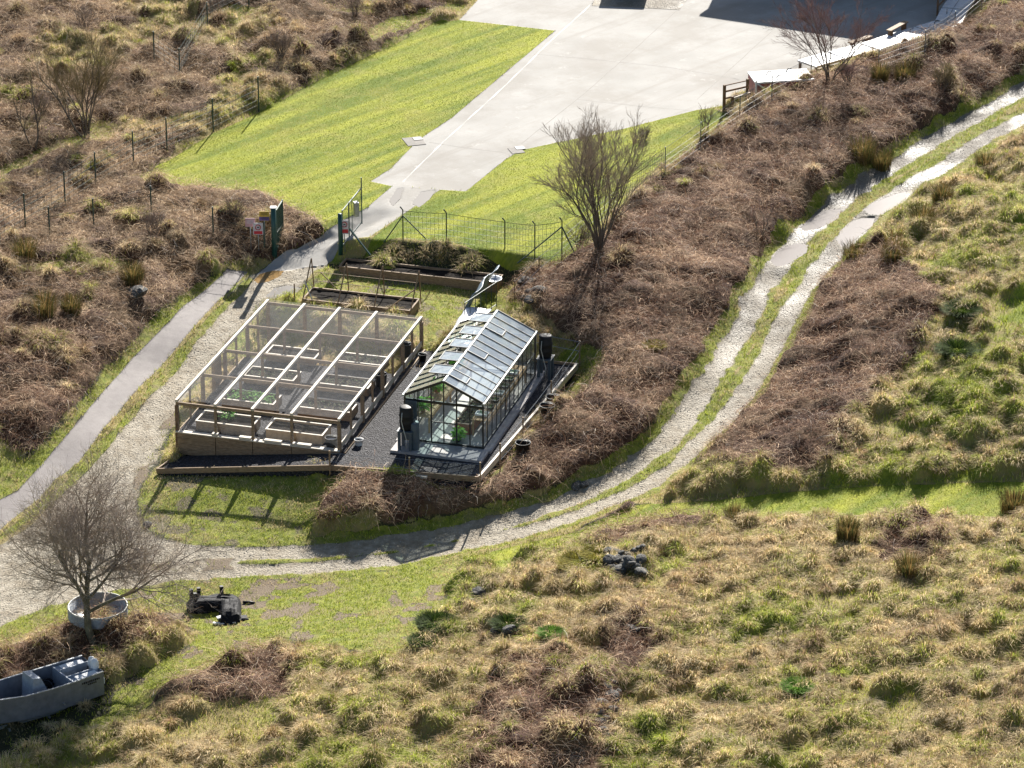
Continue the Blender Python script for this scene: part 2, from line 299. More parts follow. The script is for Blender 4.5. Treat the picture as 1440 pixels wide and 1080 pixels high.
M['wall'] = mat('rendered_wall', (.5,.48,.45), None, 2)
M['roofs'] = mat('slate_roof', (.09,.09,.1), None, 3)
def twigmat(name, c1, c2):
    m, t, b = nt(name, .75, .3); v = N(t, 'ShaderNodeTexCoord').outputs['Object']
    t.links.new(ramp(t, tex(t, 3, 4, .6, v), [(.35, c2), (.65, c1)]), b.inputs['Base Color']); return m
M['bark'] = twigmat('grey_bark', (.15,.125,.10), (.07,.055,.045)); M['twig'] = twigmat('brown_twig', (.27,.20,.155), (.14,.10,.08)); M['twigl'] = twigmat('pale_twig', (.38,.31,.25), (.22,.17,.13))
M['barkm'] = twigmat('mossy_bark', (.16,.15,.09), (.08,.065,.04)); M['twigp'] = twigmat('purple_twig', (.30,.19,.17), (.16,.09,.085)); M['twigy'] = twigmat('straw_twig', (.24,.19,.09), (.13,.10,.05))
def rockmat():
    m, t, b = nt('lichen_stone', .85, .3); v = N(t, 'ShaderNodeTexCoord').outputs['Object']
    c = ramp(t, tex(t, 5, 6, .7, v), [(.35, (.035,.034,.033)), (.57, (.085,.08,.072)), (.66, (.36,.35,.32))])
    t.links.new(c, b.inputs['Base Color']); bump(t, b, tex(t, 8, 6, .7, v), .6, .05); return m
M['rock'] = rockmat()
def chips():
    m, t, b = nt('dark_stone_chips', .8, .2); v = N(t, 'ShaderNodeTexCoord').outputs['Object']
    vo = N(t, 'ShaderNodeTexVoronoi'); vo.inputs['Scale'].default_value = 16; t.links.new(v, vo.inputs['Vector'])
    c = ramp(t, vo.outputs['Color'], [(.2, (.012,.011,.013)), (.6, (.035,.034,.038)), (.9, (.10,.097,.105))])
    c = mix(t, mth(t, 'MULTIPLY', tex(t, .8, 4, .6, v), .5), c, (.035,.033,.036))
    t.links.new(c, b.inputs['Base Color']); bump(t, b, vo.outputs['Distance'], 1.0, .06); return m
M['chips'] = chips()
def glassy(name, tint, dirt, veilc, gl=.5):
    m = bpy.data.materials.new(name); m.use_nodes = True; t = m.node_tree; t.nodes.clear()
    o = N(t, 'ShaderNodeOutputMaterial'); tr = N(t, 'ShaderNodeBsdfTransparent'); tr.inputs[0].default_value = (*tint, 1)
    g = N(t, 'ShaderNodeBsdfGlossy'); g.inputs['Roughness'].default_value = .08; df = N(t, 'ShaderNodeBsdfDiffuse'); df.inputs[0].default_value = (*veilc, 1)
    tl = N(t, 'ShaderNodeBsdfTranslucent'); tl.inputs[0].default_value = (*veilc, 1)
    lw = N(t, 'ShaderNodeLayerWeight'); lw.inputs[0].default_value = .5; fre = mth(t, 'MULTIPLY_ADD', mth(t, 'POWER', lw.outputs['Facing'], 4.0), .85, .05); v = N(t, 'ShaderNodeTexCoord').outputs['Object']
    a = N(t, 'ShaderNodeMixShader'); t.links.new(mth(t, 'MULTIPLY', fre, gl), a.inputs[0]); t.links.new(tr.outputs[0], a.inputs[1]); t.links.new(g.outputs[0], a.inputs[2])
    dd = N(t, 'ShaderNodeMixShader'); dd.inputs[0].default_value = .5; t.links.new(df.outputs[0], dd.inputs[1]); t.links.new(tl.outputs[0], dd.inputs[2])
    f = mth(t, 'MULTIPLY', ramp(t, tex(t, 2.5, 6, .7, v), [(.3, (.55,)*3), (.7, (1,)*3)]), dirt)
    e = N(t, 'ShaderNodeMixShader'); t.links.new(f, e.inputs[0]); t.links.new(a.outputs[0], e.inputs[1]); t.links.new(dd.outputs[0], e.inputs[2])
    t.links.new(e.outputs[0], o.inputs[0]); return m
M['glass'] = glassy('clear_glass', (.93,.97,.96), .06, (.5,.55,.5), 1.0)
M['shadeglass'] = glassy('dark_slope_glass', (.42,.54,.54), .14, (.25,.33,.34), 1.0)  # darker copy of the pane for the left slope, shade put into the tint
M['roofglass'] = glassy('dusty_sky_glass', (.80,.88,.93), .72, (.46,.57,.70), 1.6); M['ventglass'] = glassy('pale_vent_glass', (.88,.93,.97), .85, (.62,.72,.82), 1.2)  # dust, with the sky reflection put into its pale blue colour
M['sidenet'] = glassy('side_netting_mesh', (1,1,1), .06, (.6,.6,.6), 0)
M['net'] = glassy('fine_white_netting', (1,1,1), .19, (.7,.7,.7), 0)
M['greynet'] = glassy('grey_wire_mesh', (1,1,1), .22, (.35,.36,.37), 0)
def blade(name, trans=.4, rough=.6):
    m = bpy.data.materials.new(name); m.use_nodes = True; t = m.node_tree; t.nodes.clear()
    o = N(t, 'ShaderNodeOutputMaterial'); at = N(t, 'ShaderNodeAttribute'); at.attribute_name = 'col'
    d = N(t, 'ShaderNodeBsdfPrincipled'); d.inputs['Roughness'].default_value = rough; d.inputs['Specular IOR Level'].default_value = .12; tl = N(t, 'ShaderNodeBsdfTranslucent')
    t.links.new(at.outputs[0], d.inputs[0]); t.links.new(at.outputs[0], tl.inputs[0])
    e = N(t, 'ShaderNodeMixShader'); e.inputs[0].default_value = trans; t.links.new(d.outputs[0], e.inputs[1]); t.links.new(tl.outputs[0], e.inputs[2]); t.links.new(e.outputs[0], o.inputs[0]); return m
M['blade'] = blade('grass_blade', .34, .75); M['stalk'] = blade('dry_stalk', .2, .75)
def groundmat():
    m, t, b = nt('ground_surface', .9, .25)
    v = N(t, 'ShaderNodeNewGeometry').outputs['Position']
    def at(nm):
        a = N(t, 'ShaderNodeAttribute'); a.attribute_name = nm; s = N(t, 'ShaderNodeSeparateColor'); t.links.new(a.outputs['Color'], s.inputs[0]); return s.outputs
    a1, a2, a3 = at('zone_a'), at('zone_b'), at('zone_c')
    lawn, grass, tus = a1; brk, grv, con = a2; tar, mud, tg = a3
    n1 = tex(t, .5, 6, .6, v); n2 = tex(t, 3, 6, .7, v); n3 = tex(t, 14, 5, .7, v); n4 = tex(t, 1.2, 5, .65, v)
    def along(a, l, w):
        dt = []
        for q in ((math.cos(a)*l, math.sin(a)*l, 0), (-math.sin(a)*w, math.cos(a)*w, 0)):
            d_ = t.nodes.new('ShaderNodeVectorMath'); d_.operation = 'DOT_PRODUCT'; t.links.new(v, d_.inputs[0]); d_.inputs[1].default_value = q; dt.append(d_.outputs['Value'])
        cb = t.nodes.new('ShaderNodeCombineXYZ'); t.links.new(dt[0], cb.inputs[0]); t.links.new(dt[1], cb.inputs[1]); return cb.outputs[0]
    stripe = tex(t, 1.0, 3, .5, along(.85, .06, .9)); fibre = tex(t, 1.0, 4, .7, along(.85, 3, 9))
    c_l = mix(t, ramp(t, stripe, [(.40,(0,)*3),(.62,(1,)*3)]), (.13,.175,.010), (.33,.34,.030))
    c_l = mix(t, ramp(t, n1, [(.5,(0,)*3),(.7,(.5,)*3)]), c_l, (.33,.28,.06)); c_l = mix(t, ramp(t, n4, [(.5,(0,)*3),(.75,(.75,)*3)]), c_l, (.30,.28,.075)); c_l = mix(t, ramp(t, fibre, [(.3,(.55,)*3),(.55,(0,)*3)]), c_l, (.07,.12,.012))
    c_g = mix(t, ramp(t, n2, [(.38,(0,)*3),(.6,(1,)*3)]), (.13,.16,.018), (.26,.27,.04)); c_g = mix(t, ramp(t, n4, [(.48,(0,)*3),(.66,(.8,)*3)]), c_g, (.27,.22,.10))
    c_g = mix(t, ramp(t, n3, [(.35,(.6,)*3),(.5,(0,)*3)]), c_g, (.05,.055,.02))
    c_t0 = mix(t, n2, (.20,.16,.06), (.36,.29,.12)); c_t1 = mix(t, n2, (.14,.18,.02), (.25,.28,.045))
    c_t = mix(t, ramp(t, mth(t, 'ADD', tg, mth(t, 'SUBTRACT', n4, .5)), [(.35,(0,)*3),(.6,(1,)*3)]), c_t0, c_t1)
    c_b = mix(t, n3, (.03,.014,.009), (.11,.055,.033)); c_b = mix(t, ramp(t, n1, [(.45,(0,)*3),(.65,(.5,)*3)]), c_b, (.24,.17,.09))
    gv = N(t, 'ShaderNodeTexVoronoi'); gv.inputs['Scale'].default_value = 9; t.links.new(v, gv.inputs['Vector'])
    c_v = mix(t, ramp(t, n2, [(.35,(0,)*3),(.65,(1,)*3)]), (.23,.19,.13), (.43,.375,.285)); c_v = mix(t, mth(t, 'MULTIPLY', gv.outputs['Distance'], .4), c_v, (.12,.105,.085))
    c_v = mix(t, ramp(t, n4, [(.48,(0,)*3),(.62,(.75,)*3)]), c_v, (.20,.155,.095))
    c_c = mix(t, ramp(t, n1, [(.3,(0,)*3),(.7,(1,)*3)]), (.26,.248,.228), (.34,.326,.304)); c_c = mix(t, ramp(t, tex(t, 2, 8, .75, v), [(.5,(0,)*3),(.8,(.6,)*3)]), c_c, (.20,.175,.145)); c_c = mix(t, ramp(t, tex(t, .16, 6, .7, v), [(.46,(0,)*3),(.60,(.6,)*3)]), c_c, (.215,.195,.17)); c_c = mix(t, ramp(t, tex(t, 1.0, 5, .7, along(.85, .05, .8)), [(.52,(0,)*3),(.70,(.5,)*3)]), c_c, (.20,.18,.155)); c_c = mix(t, ramp(t, tex(t, .9, 7, .8, v), [(.60,(0,)*3),(.70,(.8,)*3)]), c_c, (.40,.385,.355))
    c_c = mix(t, ramp(t, n3, [(.6,(0,)*3),(.75,(.5,)*3)]), c_c, (.37,.355,.33))
    c_a = mix(t, ramp(t, n2, [(.3,(0,)*3),(.7,(1,)*3)]), (.135,.115,.11), (.185,.162,.155)); c_a = mix(t, ramp(t, n4, [(.5,(0,)*3),(.7,(.4,)*3)]), c_a, (.23,.21,.19))
    c_m = mix(t, n3, (.10,.075,.05), (.27,.21,.145)); c_s = mix(t, n3, (.02,.018,.012), (.07,.07,.03))
    c = c_s
    for f, cc, am in ((tus, c_t, .8), (brk, c_b, .8), (grass, c_g, .9), (mud, c_m, 1.3), (grv, c_v, .6), (lawn, c_l, .35), (con, c_c, .3), (tar, c_a, .3)):
        ff = ramp(t, mth(t, 'ADD', f, mth(t, 'MULTIPLY', mth(t, 'SUBTRACT', n3, .5), am)), [(.42,(0,)*3),(.58,(1,)*3)]); c = mix(t, ff, c, cc)
    t.links.new(c, b.inputs['Base Color'])
    sx_ = t.nodes.new('ShaderNodeSeparateXYZ'); t.links.new(v, sx_.inputs[0]); wx = mth(t, 'MULTIPLY', ramp(t, mth(t, 'MULTIPLY_ADD', sx_.outputs[0], .03, .1), [(.2,(0,)*3),(.42,(1,)*3)]), ramp(t, mth(t, 'MULTIPLY_ADD', sx_.outputs[1], .02, -2.9), [(.1,(.12,)*3),(.6,(1,)*3)]))
    wet = mth(t, 'MULTIPLY', mth(t, 'MULTIPLY', grv, wx), ramp(t, mth(t, 'ADD', tex(t, .35, 4, .6, v), 0.0), [(.42,(0,)*3),(.60,(1,)*3)]))
    c = mix(t, mth(t, 'MULTIPLY', mth(t, 'MULTIPLY', grv, wx), .62), c, (.09,.08,.072)); t.links.new(c, b.inputs['Base Color'])
    r = mth(t, 'SUBTRACT', .88, mth(t, 'MULTIPLY', grv, .1)); r = mth(t, 'SUBTRACT', r, mth(t, 'MULTIPLY', wet, .28)); r = mth(t, 'SUBTRACT', r, mth(t, 'MULTIPLY', con, .08)); r = mth(t, 'SUBTRACT', r, mth(t, 'MULTIPLY', tar, .2))
    t.links.new(r, b.inputs['Roughness'])
    sp_ = mth(t, 'ADD', .15, mth(t, 'ADD', mth(t, 'MULTIPLY', grv, .2), mth(t, 'MULTIPLY', wet, .25))); t.links.new(sp_, b.inputs['Specular IOR Level'])
    hgt = mth(t, 'ADD', mth(t, 'MULTIPLY', n3, mth(t, 'SUBTRACT', 1.0, mth(t, 'MAXIMUM', con, tar))), mth(t, 'MULTIPLY', gv.outputs['Distance'], mth(t, 'MULTIPLY', grv, .5)))
    hgt = mth(t, 'ADD', hgt, mth(t, 'MULTIPLY', tex(t, 30, 3, .6, v), .1))
    bump(t, b, hgt, .9, .07)
    return m
M['ground'] = groundmat()

# ---------------------------------------------------------------- mesh helpers
def link(name, me, m, parent=None):
    o = bpy.data.objects.new(name, me); COL.objects.link(o)
    if m is not None: me.materials.append(M[m] if isinstance(m, str) else m)
    if parent is not None: o.parent = parent
    return o
def tag(o, label=None, cat=None, group=None, kind=None):
    for k_, v in (('label', label), ('category', cat), ('group', group), ('kind', kind)):
        if v: o[k_] = v
    return o
def thing(name, label, cat, loc=(0,0,0), rz=0, group=None):
    o = bpy.data.objects.new(name, None); COL.objects.link(o); o.location = loc; o.rotation_euler = (0,0,rz); o.empty_display_size = .2
    return tag(o, label, cat, group)
def copy_tree(o, parent=None):
    c = o.copy(); COL.objects.link(c); c.parent = parent
    for ch in list(o.children): copy_tree(ch, c)
    return c
def npmesh(name, V, F, col=None, smooth=True):
    """V (n,3), F (m,4) or (m,3)"""
    me = bpy.data.meshes.new(name); k_ = F.shape[1]
    me.vertices.add(len(V)); me.vertices.foreach_set('co', np.ascontiguousarray(V, np.float32).ravel())
    me.loops.add(F.size); me.loops.foreach_set('vertex_index', np.ascontiguousarray(F, np.int32).ravel())
    me.polygons.add(len(F)); me.polygons.foreach_set('loop_start', np.arange(0, F.size, k_, dtype=np.int32)); me.polygons.foreach_set('loop_total', np.full(len(F), k_, np.int32))
    me.polygons.foreach_set('use_smooth', np.full(len(F), smooth, bool))
    if col is not None:
        for nm, c in (col.items() if isinstance(col, dict) else (('col', col),)):
            a = me.color_attributes.new(nm, 'FLOAT_COLOR', 'POINT'); c4 = np.ones((len(V), 4), np.float32); c4[:,:3] = c; a.data.foreach_set('color', c4.ravel())
    me.update(calc_edges=True); return me
class MB:
    def __init__(s): s.v = []; s.f = []; s.sm = []
    def add(s, vs, fs, smooth=False):
        o = len(s.v); s.v += [tuple(p) for p in vs]; s.f += [tuple(i+o for i in f) for f in fs]; s.sm += [smooth]*len(fs); return s
    def box(s, c, d, rz=0, ry=0):
        cx, cy, cz = c; hx, hy, hz = d[0]/2, d[1]/2, d[2]/2; vs = []
        for x in (-hx, hx):
            for y in (-hy, hy):
                for z in (-hz, hz):
                    X = x*math.cos(ry)+z*math.sin(ry); Z = -x*math.sin(ry)+z*math.cos(ry)
                    vs.append((cx+X*math.cos(rz)-y*math.sin(rz), cy+X*math.sin(rz)+y*math.cos(rz), cz+Z))
        return s.add(vs, [(0,1,3,2),(4,6,7,5),(0,4,5,1),(2,3,7,6),(0,2,6,4),(1,5,7,3)])
    def bar(s, p, q, w, h=None, up=(0,0,1)):
        h = h or w; p = Vector(p); q = Vector(q); d = (q-p).normalized(); u = Vector(up)
        if abs(d.dot(u)) > .99: u = Vector((1,0,0))
        a = d.cross(u).normalized(); b = a.cross(d).normalized(); vs = []
        for e in (p, q):
            for i, j in ((-1,-1),(1,-1),(1,1),(-1,1)): vs.append(e+a*(i*w/2)+b*(j*h/2))
        return s.add(vs, [(3,2,1,0),(4,5,6,7),(0,1,5,4),(1,2,6,5),(2,3,7,6),(3,0,4,7)])
    def tube(s, pts, r, n=6, r2=None, caps=True):
        pts = [Vector(p) for p in pts]; m = len(pts); vs = []
        for i, p in enumerate(pts):
            d = (pts[min(i+1, m-1)]-pts[max(i-1, 0)]).normalized(); u = Vector((0,0,1)) if abs(d.z) < .95 else Vector((1,0,0))
            a = d.cross(u).normalized(); b = a.cross(d); rr = r if r2 is None else r+(r2-r)*i/(m-1)
            vs += [p+a*math.cos(t)*rr+b*math.sin(t)*rr for t in [2*math.pi*k_/n for k_ in range(n)]]
        fs = [(i*n+k_, i*n+(k_+1)%n, (i+1)*n+(k_+1)%n, (i+1)*n+k_) for i in range(m-1) for k_ in range(n)]
        if caps: fs += [tuple(range(n))[::-1], tuple((m-1)*n+k_ for k_ in range(n))]
        return s.add(vs, fs, n > 4)
    def lathe(s, prof, c=(0,0,0), n=20, cap=True):
        vs = [(c[0]+r*math.cos(2*math.pi*k_/n), c[1]+r*math.sin(2*math.pi*k_/n), c[2]+z) for r, z in prof for k_ in range(n)]
        m = len(prof); fs = [(i*n+k_, i*n+(k_+1)%n, (i+1)*n+(k_+1)%n, (i+1)*n+k_) for i in range(m-1) for k_ in range(n)]
        if cap: fs += [tuple(range(n))[::-1], tuple((m-1)*n+k_ for k_ in range(n))]
        return s.add(vs, fs, True)
    def prism(s, P, z0, z1):
        n_ = len(P); f0 = z0 if callable(z0) else (lambda x, y: z0); f1 = z1 if callable(z1) else (lambda x, y: z1)
        vs = [(x, y, f0(x, y)) for x, y in P]+[(x, y, f1(x, y)) for x, y in P]
        return s.add(vs, [tuple(range(n_))[::-1], tuple(range(n_, 2*n_))]+[(i, (i+1)%n_, n_+(i+1)%n_, n_+i) for i in range(n_)])
    def quad(s, *p): return s.add(p, [tuple(range(len(p)))])
    def build(s, name, m, parent=None, origin=None):
        me = bpy.data.meshes.new(name); o = Vector(origin) if origin is not None else Vector((0,0,0))
        me.from_pydata([tuple(Vector(p)-o) for p in s.v], [], s.f); me.polygons.foreach_set('use_smooth', s.sm); me.update()
        ob = link(name, me, m, parent)
        if origin is not None: ob.location = origin
        return ob
def ribbons(P, side, w, col):
    """P (n,k,3), side (n,3), w (k,), col (n,3)"""
    n_, k_ = P.shape[:2]; w = np.asarray(w).reshape(1, -1, 1) if np.ndim(w) < 2 else w[..., None]
    V = np.stack([P-side[:,None]*w, P+side[:,None]*w], 2).reshape(-1, 3)
    b = (np.arange(n_)*k_*2)[:,None]+(np.arange(k_-1)*2)[None]
    F = np.stack([b, b+1, b+3, b+2], -1).reshape(-1, 4)
    return V, F, np.repeat(col, k_*2, 0)
# ---------------------------------------------------------------- the ground sheet, cut along zones into named surfaces
def build_ground():
    zmax = np.stack([Wt[LAWN], np.maximum(Wt[GRASS], np.maximum(Wt[TUSS], np.maximum(Wt[BRK], np.maximum(Wt[MUD], Wt[DARKG])))), Wt[GRAV], Wt[CONC], Wt[TAR]])
    lab = zmax.argmax(0); idx = np.arange(NX*NY).reshape(NY, NX)
    F = np.stack([idx[:-1,:-1], idx[:-1,1:], idx[1:,1:], idx[1:,:-1]], -1).reshape(-1, 4); fl = lab[:-1,:-1].ravel()
    V = np.stack([GX, GY, HG], -1).reshape(-1, 3)
    C = [np.stack([Wt[a], Wt[b], Wt[c]], -1).reshape(-1, 3) for a, b, c in ((0,1,2),(3,4,5),(6,7,9))]
    for k_, nm in enumerate(('lawn','ground','gravel_track','concrete_yard','footpath')):
        f = F[fl == k_]; u, inv = np.unique(f, return_inverse=True)
        me = npmesh(nm, V[u], inv.reshape(-1, 4), dict(zone_a=C[0][u], zone_b=C[1][u], zone_c=C[2][u]))
        tag(link(nm, me, 'ground'), kind='structure')
    # country beyond the detailed sheet, out to the horizon
    R = [0, 3, 12, 40, 120, 400, 1200]
    edge = [(x, Y0) for x in gx[::40]]+[(X1, y) for y in gy[::40]]+[(x, Y1) for x in gx[::-40]]+[(X0, y) for y in gy[::-40]]
    e = np.array(edge); c = np.array([(X0+X1)/2, (Y0+Y1)/2]); d = e-c; d /= np.linalg.norm(d, axis=1)[:,None]
    V = np.concatenate([np.column_stack([e+d*r, HX(e[:,0], e[:,1])*math.exp(-r/150) + (-.02 if r == 0 else 0)]) for r in R]); n_ = len(e)
    F = np.array([(i*n_+k_, (i+1)*n_+k_, (i+1)*n_+(k_+1)%n_, i*n_+(k_+1)%n_) for i in range(len(R)-1) for k_ in range(n_)])
    z = np.zeros((len(V), 3)); z1 = z.copy(); z1[:,2] = 1; z3 = z.copy(); z3[:,2] = .5
    tag(link('terrain', npmesh('terrain', V, F, dict(zone_a=z1, zone_b=z, zone_c=z3)), 'ground'), kind='structure')
build_ground()
# ================================================================ garden frame: u along the near side, v away from the viewer
GO = (-15.11, 152.374); GA = -.279
ca, sa = math.cos(GA), math.sin(GA)
def LW(u, v, z=0.0): return Vector((GO[0]+u*ca-v*sa, GO[1]+u*sa+v*ca, z))
def gthing(name, label, cat, u, v, z=0, group=None, rz=0): return thing(name, label, cat, LW(u, v, z), GA+rz, group)
ground_z = lambda p: float(HX(p[0], p[1]))
# ---- gravel platform and ramp
def platform():
    P = [LW(*q) for q in ((0,0),(7.72,0),(7.78,-1.58),(14.45,-1.0),(15.33,12.25),(9.9,12.2),(7.7,12.1),(7.7,9.0),(0,9.0))]
    tag(MB().prism([(p.x, p.y) for p in P], -1.9, -.12).build('gravel_platform', 'chips'), kind='structure')
    a, b, c, d = LW(-.25,-1.95,-1.2), LW(7.70,-1.62,-.13), LW(7.70,-.20,-.13), LW(.05,-.22,-1.2)
    m = MB(); lo = Vector((0,0,-.8)); m.add([a+lo,b+lo,c+lo,d+lo,a,b,c,d], [(3,2,1,0),(4,5,6,7),(0,1,5,4),(1,2,6,5),(2,3,7,6),(3,0,4,7)])
    tag(m.build('gravel_ramp', 'chips'), kind='structure')
    e = thing('platform_edging', 'long timber boards edging the dark gravel platform and its ramp', 'edging', LW(7.78,-1.62,-.1))
    o = e.location
    def brd(p, q, h=.22, w=.07, mt='old_wood'):
        m = MB(); m.bar(LW(*p)-o, LW(*q)-o, w, h); m.build('edging_board', mt, e)
    brd((-.3,-2.0,-1.2), (7.78,-1.68,-.14), .26); brd((-.3,-1.96,-1.2), (.0,-.3,-1.2), .2)
    brd((7.82,-1.68,-.14), (14.5,-1.08,-.12), .26); brd((14.53,-1.05,-.1), (15.4,12.25,-.1), .3, .1, 'wood'); brd((15.4,12.3,-.1), (11.5,12.28,-.1), .2)
    brd((8.0,-.2,-.11), (7.95,12.1,-.11), .12, .07)
    for u in (9.4, 12.0): m = MB(); m.box(LW(u,-1.85+.09*(u-7.8),-.14)-o, (.5,.18,.1), GA); m.build('loose_block', 'wood', e)
platform()
# ---- fruit cage
CW, CL, CZ = 7.706, 12.34, 1.45
def cage():
    t = gthing('fruit_cage', 'large pale timber fruit cage roofed with fine netting beside the gravel road', 'fruit cage', 0, 0, 0)
    us = [0, .24*CW, .47*CW, .71*CW, CW]; vs = [0, .27*CL, .51*CL, .76*CL, CL]
    for i, u in enumerate(us): MB().bar((u, -.05, CZ), (u, CL+.05, CZ), .11 if i in (0,4) else .12, .12).build('roof_beam', 'wood', t)
    for j, v in enumerate(vs): MB().bar((-.04, v, CZ-.135), (CW+.04, v, CZ-.135), .06 if j else .08, .145).build('cross_batten', 'old_wood', t)
    gz = lambda u, v: ground_z(LW(u, v))-.25
    for j, v in enumerate(vs):
        for i, u in enumerate(us):
            edge = i in (0, 4) or j in (0, 4); 
            if j == 0: zb = -1.35+1.2*u/CW
            elif i == 0: zb = -1.5
            else: zb = -.2
            w = .15 if (edge and not (j == 0 and i in (1,2,3))) else .11
            MB().bar((u, v, zb), (u, v, CZ-.21 if j < 5 else CZ), w).build('post', 'brown_wood' if (j == 0 and i in (0,)) else 'old_wood', t)
    for j in range(4):
        for u, zb in ((0, -1.3), (CW, -.15)):
            v = (vs[j]+vs[j+1])/2; MB().bar((u, v, zb), (u, v, CZ-.06), .07, .09).build('side_stud', 'old_wood', t)
    for k in range(4):                                                    # boarded retaining wall, near side
        for q in range(4):
            zt = -.06-.27*q; 
            x0 = us[k]+.02; x1 = us[k+1]-.02
            if zt-.27 > -1.62+1.2*x0/CW or q == 0: MB().box(((x0+x1)/2, -.10, zt-.13), (x1-x0, .05, .262)).build('wall_board', 'old_wood', t)
    MB().box((CW/2, -.06, -.035), (CW+.1, .26, .05)).build('wall_cap', 'wood', t)
    for u0, u1 in ((1.7,1.98),(3.0,3.55),(4.2,5.0),(5.5,6.4)): MB().box(((u0+u1)/2, -.08, .05), (u1-u0, .2, .10)).build('loose_board', 'wood', t)
    for q in range(4): MB().box((-.10, CL*.37, -.30-.27*q), (.05, CL*.74, .262)).build('wall_board', 'old_wood', t)
    for k in range(4): MB().box((CW+.02, (vs[k]+vs[k+1])/2, .14), (.05, vs[k+1]-vs[k]-.2, .26)).build('side_board', 'wood', t)
    MB().box((-.15, CL*.45, .45), (.05, 1.2, 1.5)).build('side_panel', 'old_wood', t)
    for k in range(4):
        m = MB(); m.quad((us[k]+.06, 0, CZ+.065), (us[k+1]-.06, 0, CZ+.065), (us[k+1]-.06, CL, CZ+.065), (us[k]+.06, CL, CZ+.065)); m.build('roof_netting', 'net', t)
    m = MB(); m.quad((0,-.09,.1),(CW,-.09,.1),(CW,-.09,CZ-.1),(0,-.09,CZ-.1)); m.build('side_netting', 'sidenet', t)
    m = MB(); m.quad((-.09,0,-.1),(-.09,CL,-.1),(-.09,CL,CZ-.1),(-.09,0,CZ-.1)); m.build('side_netting', 'sidenet', t)
    m = MB(); m.quad((0,CL+.09,.0),(CW,CL+.09,.0),(CW,CL+.09,CZ-.1),(0,CL+.09,CZ-.1)); m.build('side_netting', 'sidenet', t)
    m = MB(); m.quad((CW+.09,0,.0),(CW+.09,CL,.0),(CW+.09,CL,CZ-.1),(CW+.09,0,CZ-.1)); m.build('side_netting', 'sidenet', t)
cage()
def leaves(n_, cx, cy, z0, rx, ry, hh, size, cols, seed=0):
    r = np.random.default_rng(seed); p = np.stack([cx+r.uniform(-rx,rx,n_), cy+r.uniform(-ry,ry,n_), z0+r.random(n_)**1.3*hh], 1)
    a = r.uniform(0, 6.28, n_); tl = r.uniform(-.3, .9, n_); d = np.stack([np.cos(a)*np.cos(tl), np.sin(a)*np.cos(tl), np.sin(tl)], 1); s = np.stack([-np.sin(a), np.cos(a), 0*a], 1)
    L = size*r.uniform(.6, 1.3, n_); P = np.stack([p, p+d*(L*.5)[:,None], p+d*L[:,None]-np.array([0,0,1])*(L*.3)[:,None]], 1)
    c = np.array(cols)[r.integers(0, len(cols), n_)]*r.uniform(.7, 1.3, (n_,1)); return ribbons(P, s, np.stack([L*.1, L*.3, L*.04], 1), c)
def leafpart(name, parent, *a, mt='blade', **k_):
    V, F, C = leaves(*a, **k_); return link(name, npmesh(name, V, F, C), mt, parent)
GREENC = [(.10,.28,.03),(.16,.36,.05),(.06,.18,.03)]; DULL = [(.08,.13,.04),(.14,.16,.07),(.18,.15,.08)]
def bed(label, u, v, du, dv, z, h, wood='old_wood', plants=None, group=None, seed=0, name='raised_bed', cat='raised bed', th=.06):
    t = gthing(name, label, cat, u, v, z, group)
    for (c, d) in (((du/2, 0, h/2), (du, th, h)), ((du/2, dv, h/2), (du, th, h)), ((0, dv/2, h/2), (th, dv-th, h)), ((du, dv/2, h/2), (th, dv-th, h))):
        MB().box(c, d).build('side_board', wood, t)
    cw = th*1.35; rimw = 'wood' if group else 'old_wood'
    m = MB(); m.box((du/2, 0, h+.012), (du+cw, cw, .022)); m.box((du/2, dv, h+.012), (du+cw, cw, .022)); m.box((0, dv/2, h+.0135), (cw, dv-cw-.004, .025)); m.box((du, dv/2, h+.0135), (cw, dv-cw-.004, .025)); m.build('rim', rimw, t)
    nx, ny = max(4, int(du/.12)), max(4, int(dv/.12)); X, Y = np.meshgrid(np.linspace(.03, du-.03, nx), np.linspace(.03, dv-.03, ny))
    Z = h-.13+.09*noise(X+u, Y+v, .4, 3+seed); idx = np.arange(nx*ny).reshape(ny, nx); F = np.stack([idx[:-1,:-1], idx[:-1,1:], idx[1:,1:], idx[1:,:-1]], -1).reshape(-1, 4)
    link('soil', npmesh('soil', np.stack([X, Y, Z], -1).reshape(-1, 3), F), 'soil', t)
    if plants == 'green': leafpart('leafy_plants', t, 260, du*.5, dv*.5, h-.1, du*.44, dv*.38, .28, .16, GREENC, seed=seed)
    if plants == 'corner': leafpart('leafy_plants', t, 90, du*.45, dv*.75, h-.1, .35, .25, .30, .17, GREENC, seed=seed)
    if plants == 'sparse': leafpart('seedlings', t, 120, du*.5, dv*.5, h-.1, du*.44, dv*.4, .14, .10, DULL, seed=seed)
    return t
ZF = -.12
bed('near left raised bed in the fruit cage, bare black soil with one leafy plant', .7, .55, 2.65, 1.15, ZF, .42, 'old_wood', 'corner', 'raised beds inside the fruit cage', 1)
bed('near right raised bed of warm brown boards in the fruit cage, bare black soil', 4.05, .55, 2.65, 1.2, ZF, .42, 'newwood', None, 'raised beds inside the fruit cage', 2)
bed('raised bed with the brightest green leaves, second from the road end in the cage', .95, 3.2, 2.5, 1.15, ZF, .42, 'old_wood', 'green', 'raised beds inside the fruit cage', 3)
bed('raised bed with sparse seedlings, second back on the greenhouse side of the cage', 4.6, 3.3, 2.5, 1.15, ZF, .42, 'old_wood', 'sparse', 'raised beds inside the fruit cage', 4)
bed('third raised bed back on the road side of the fruit cage', 1.0, 6.1, 2.4, 1.1, ZF, .38, 'old_wood', 'sparse', 'raised beds inside the fruit cage', 5)
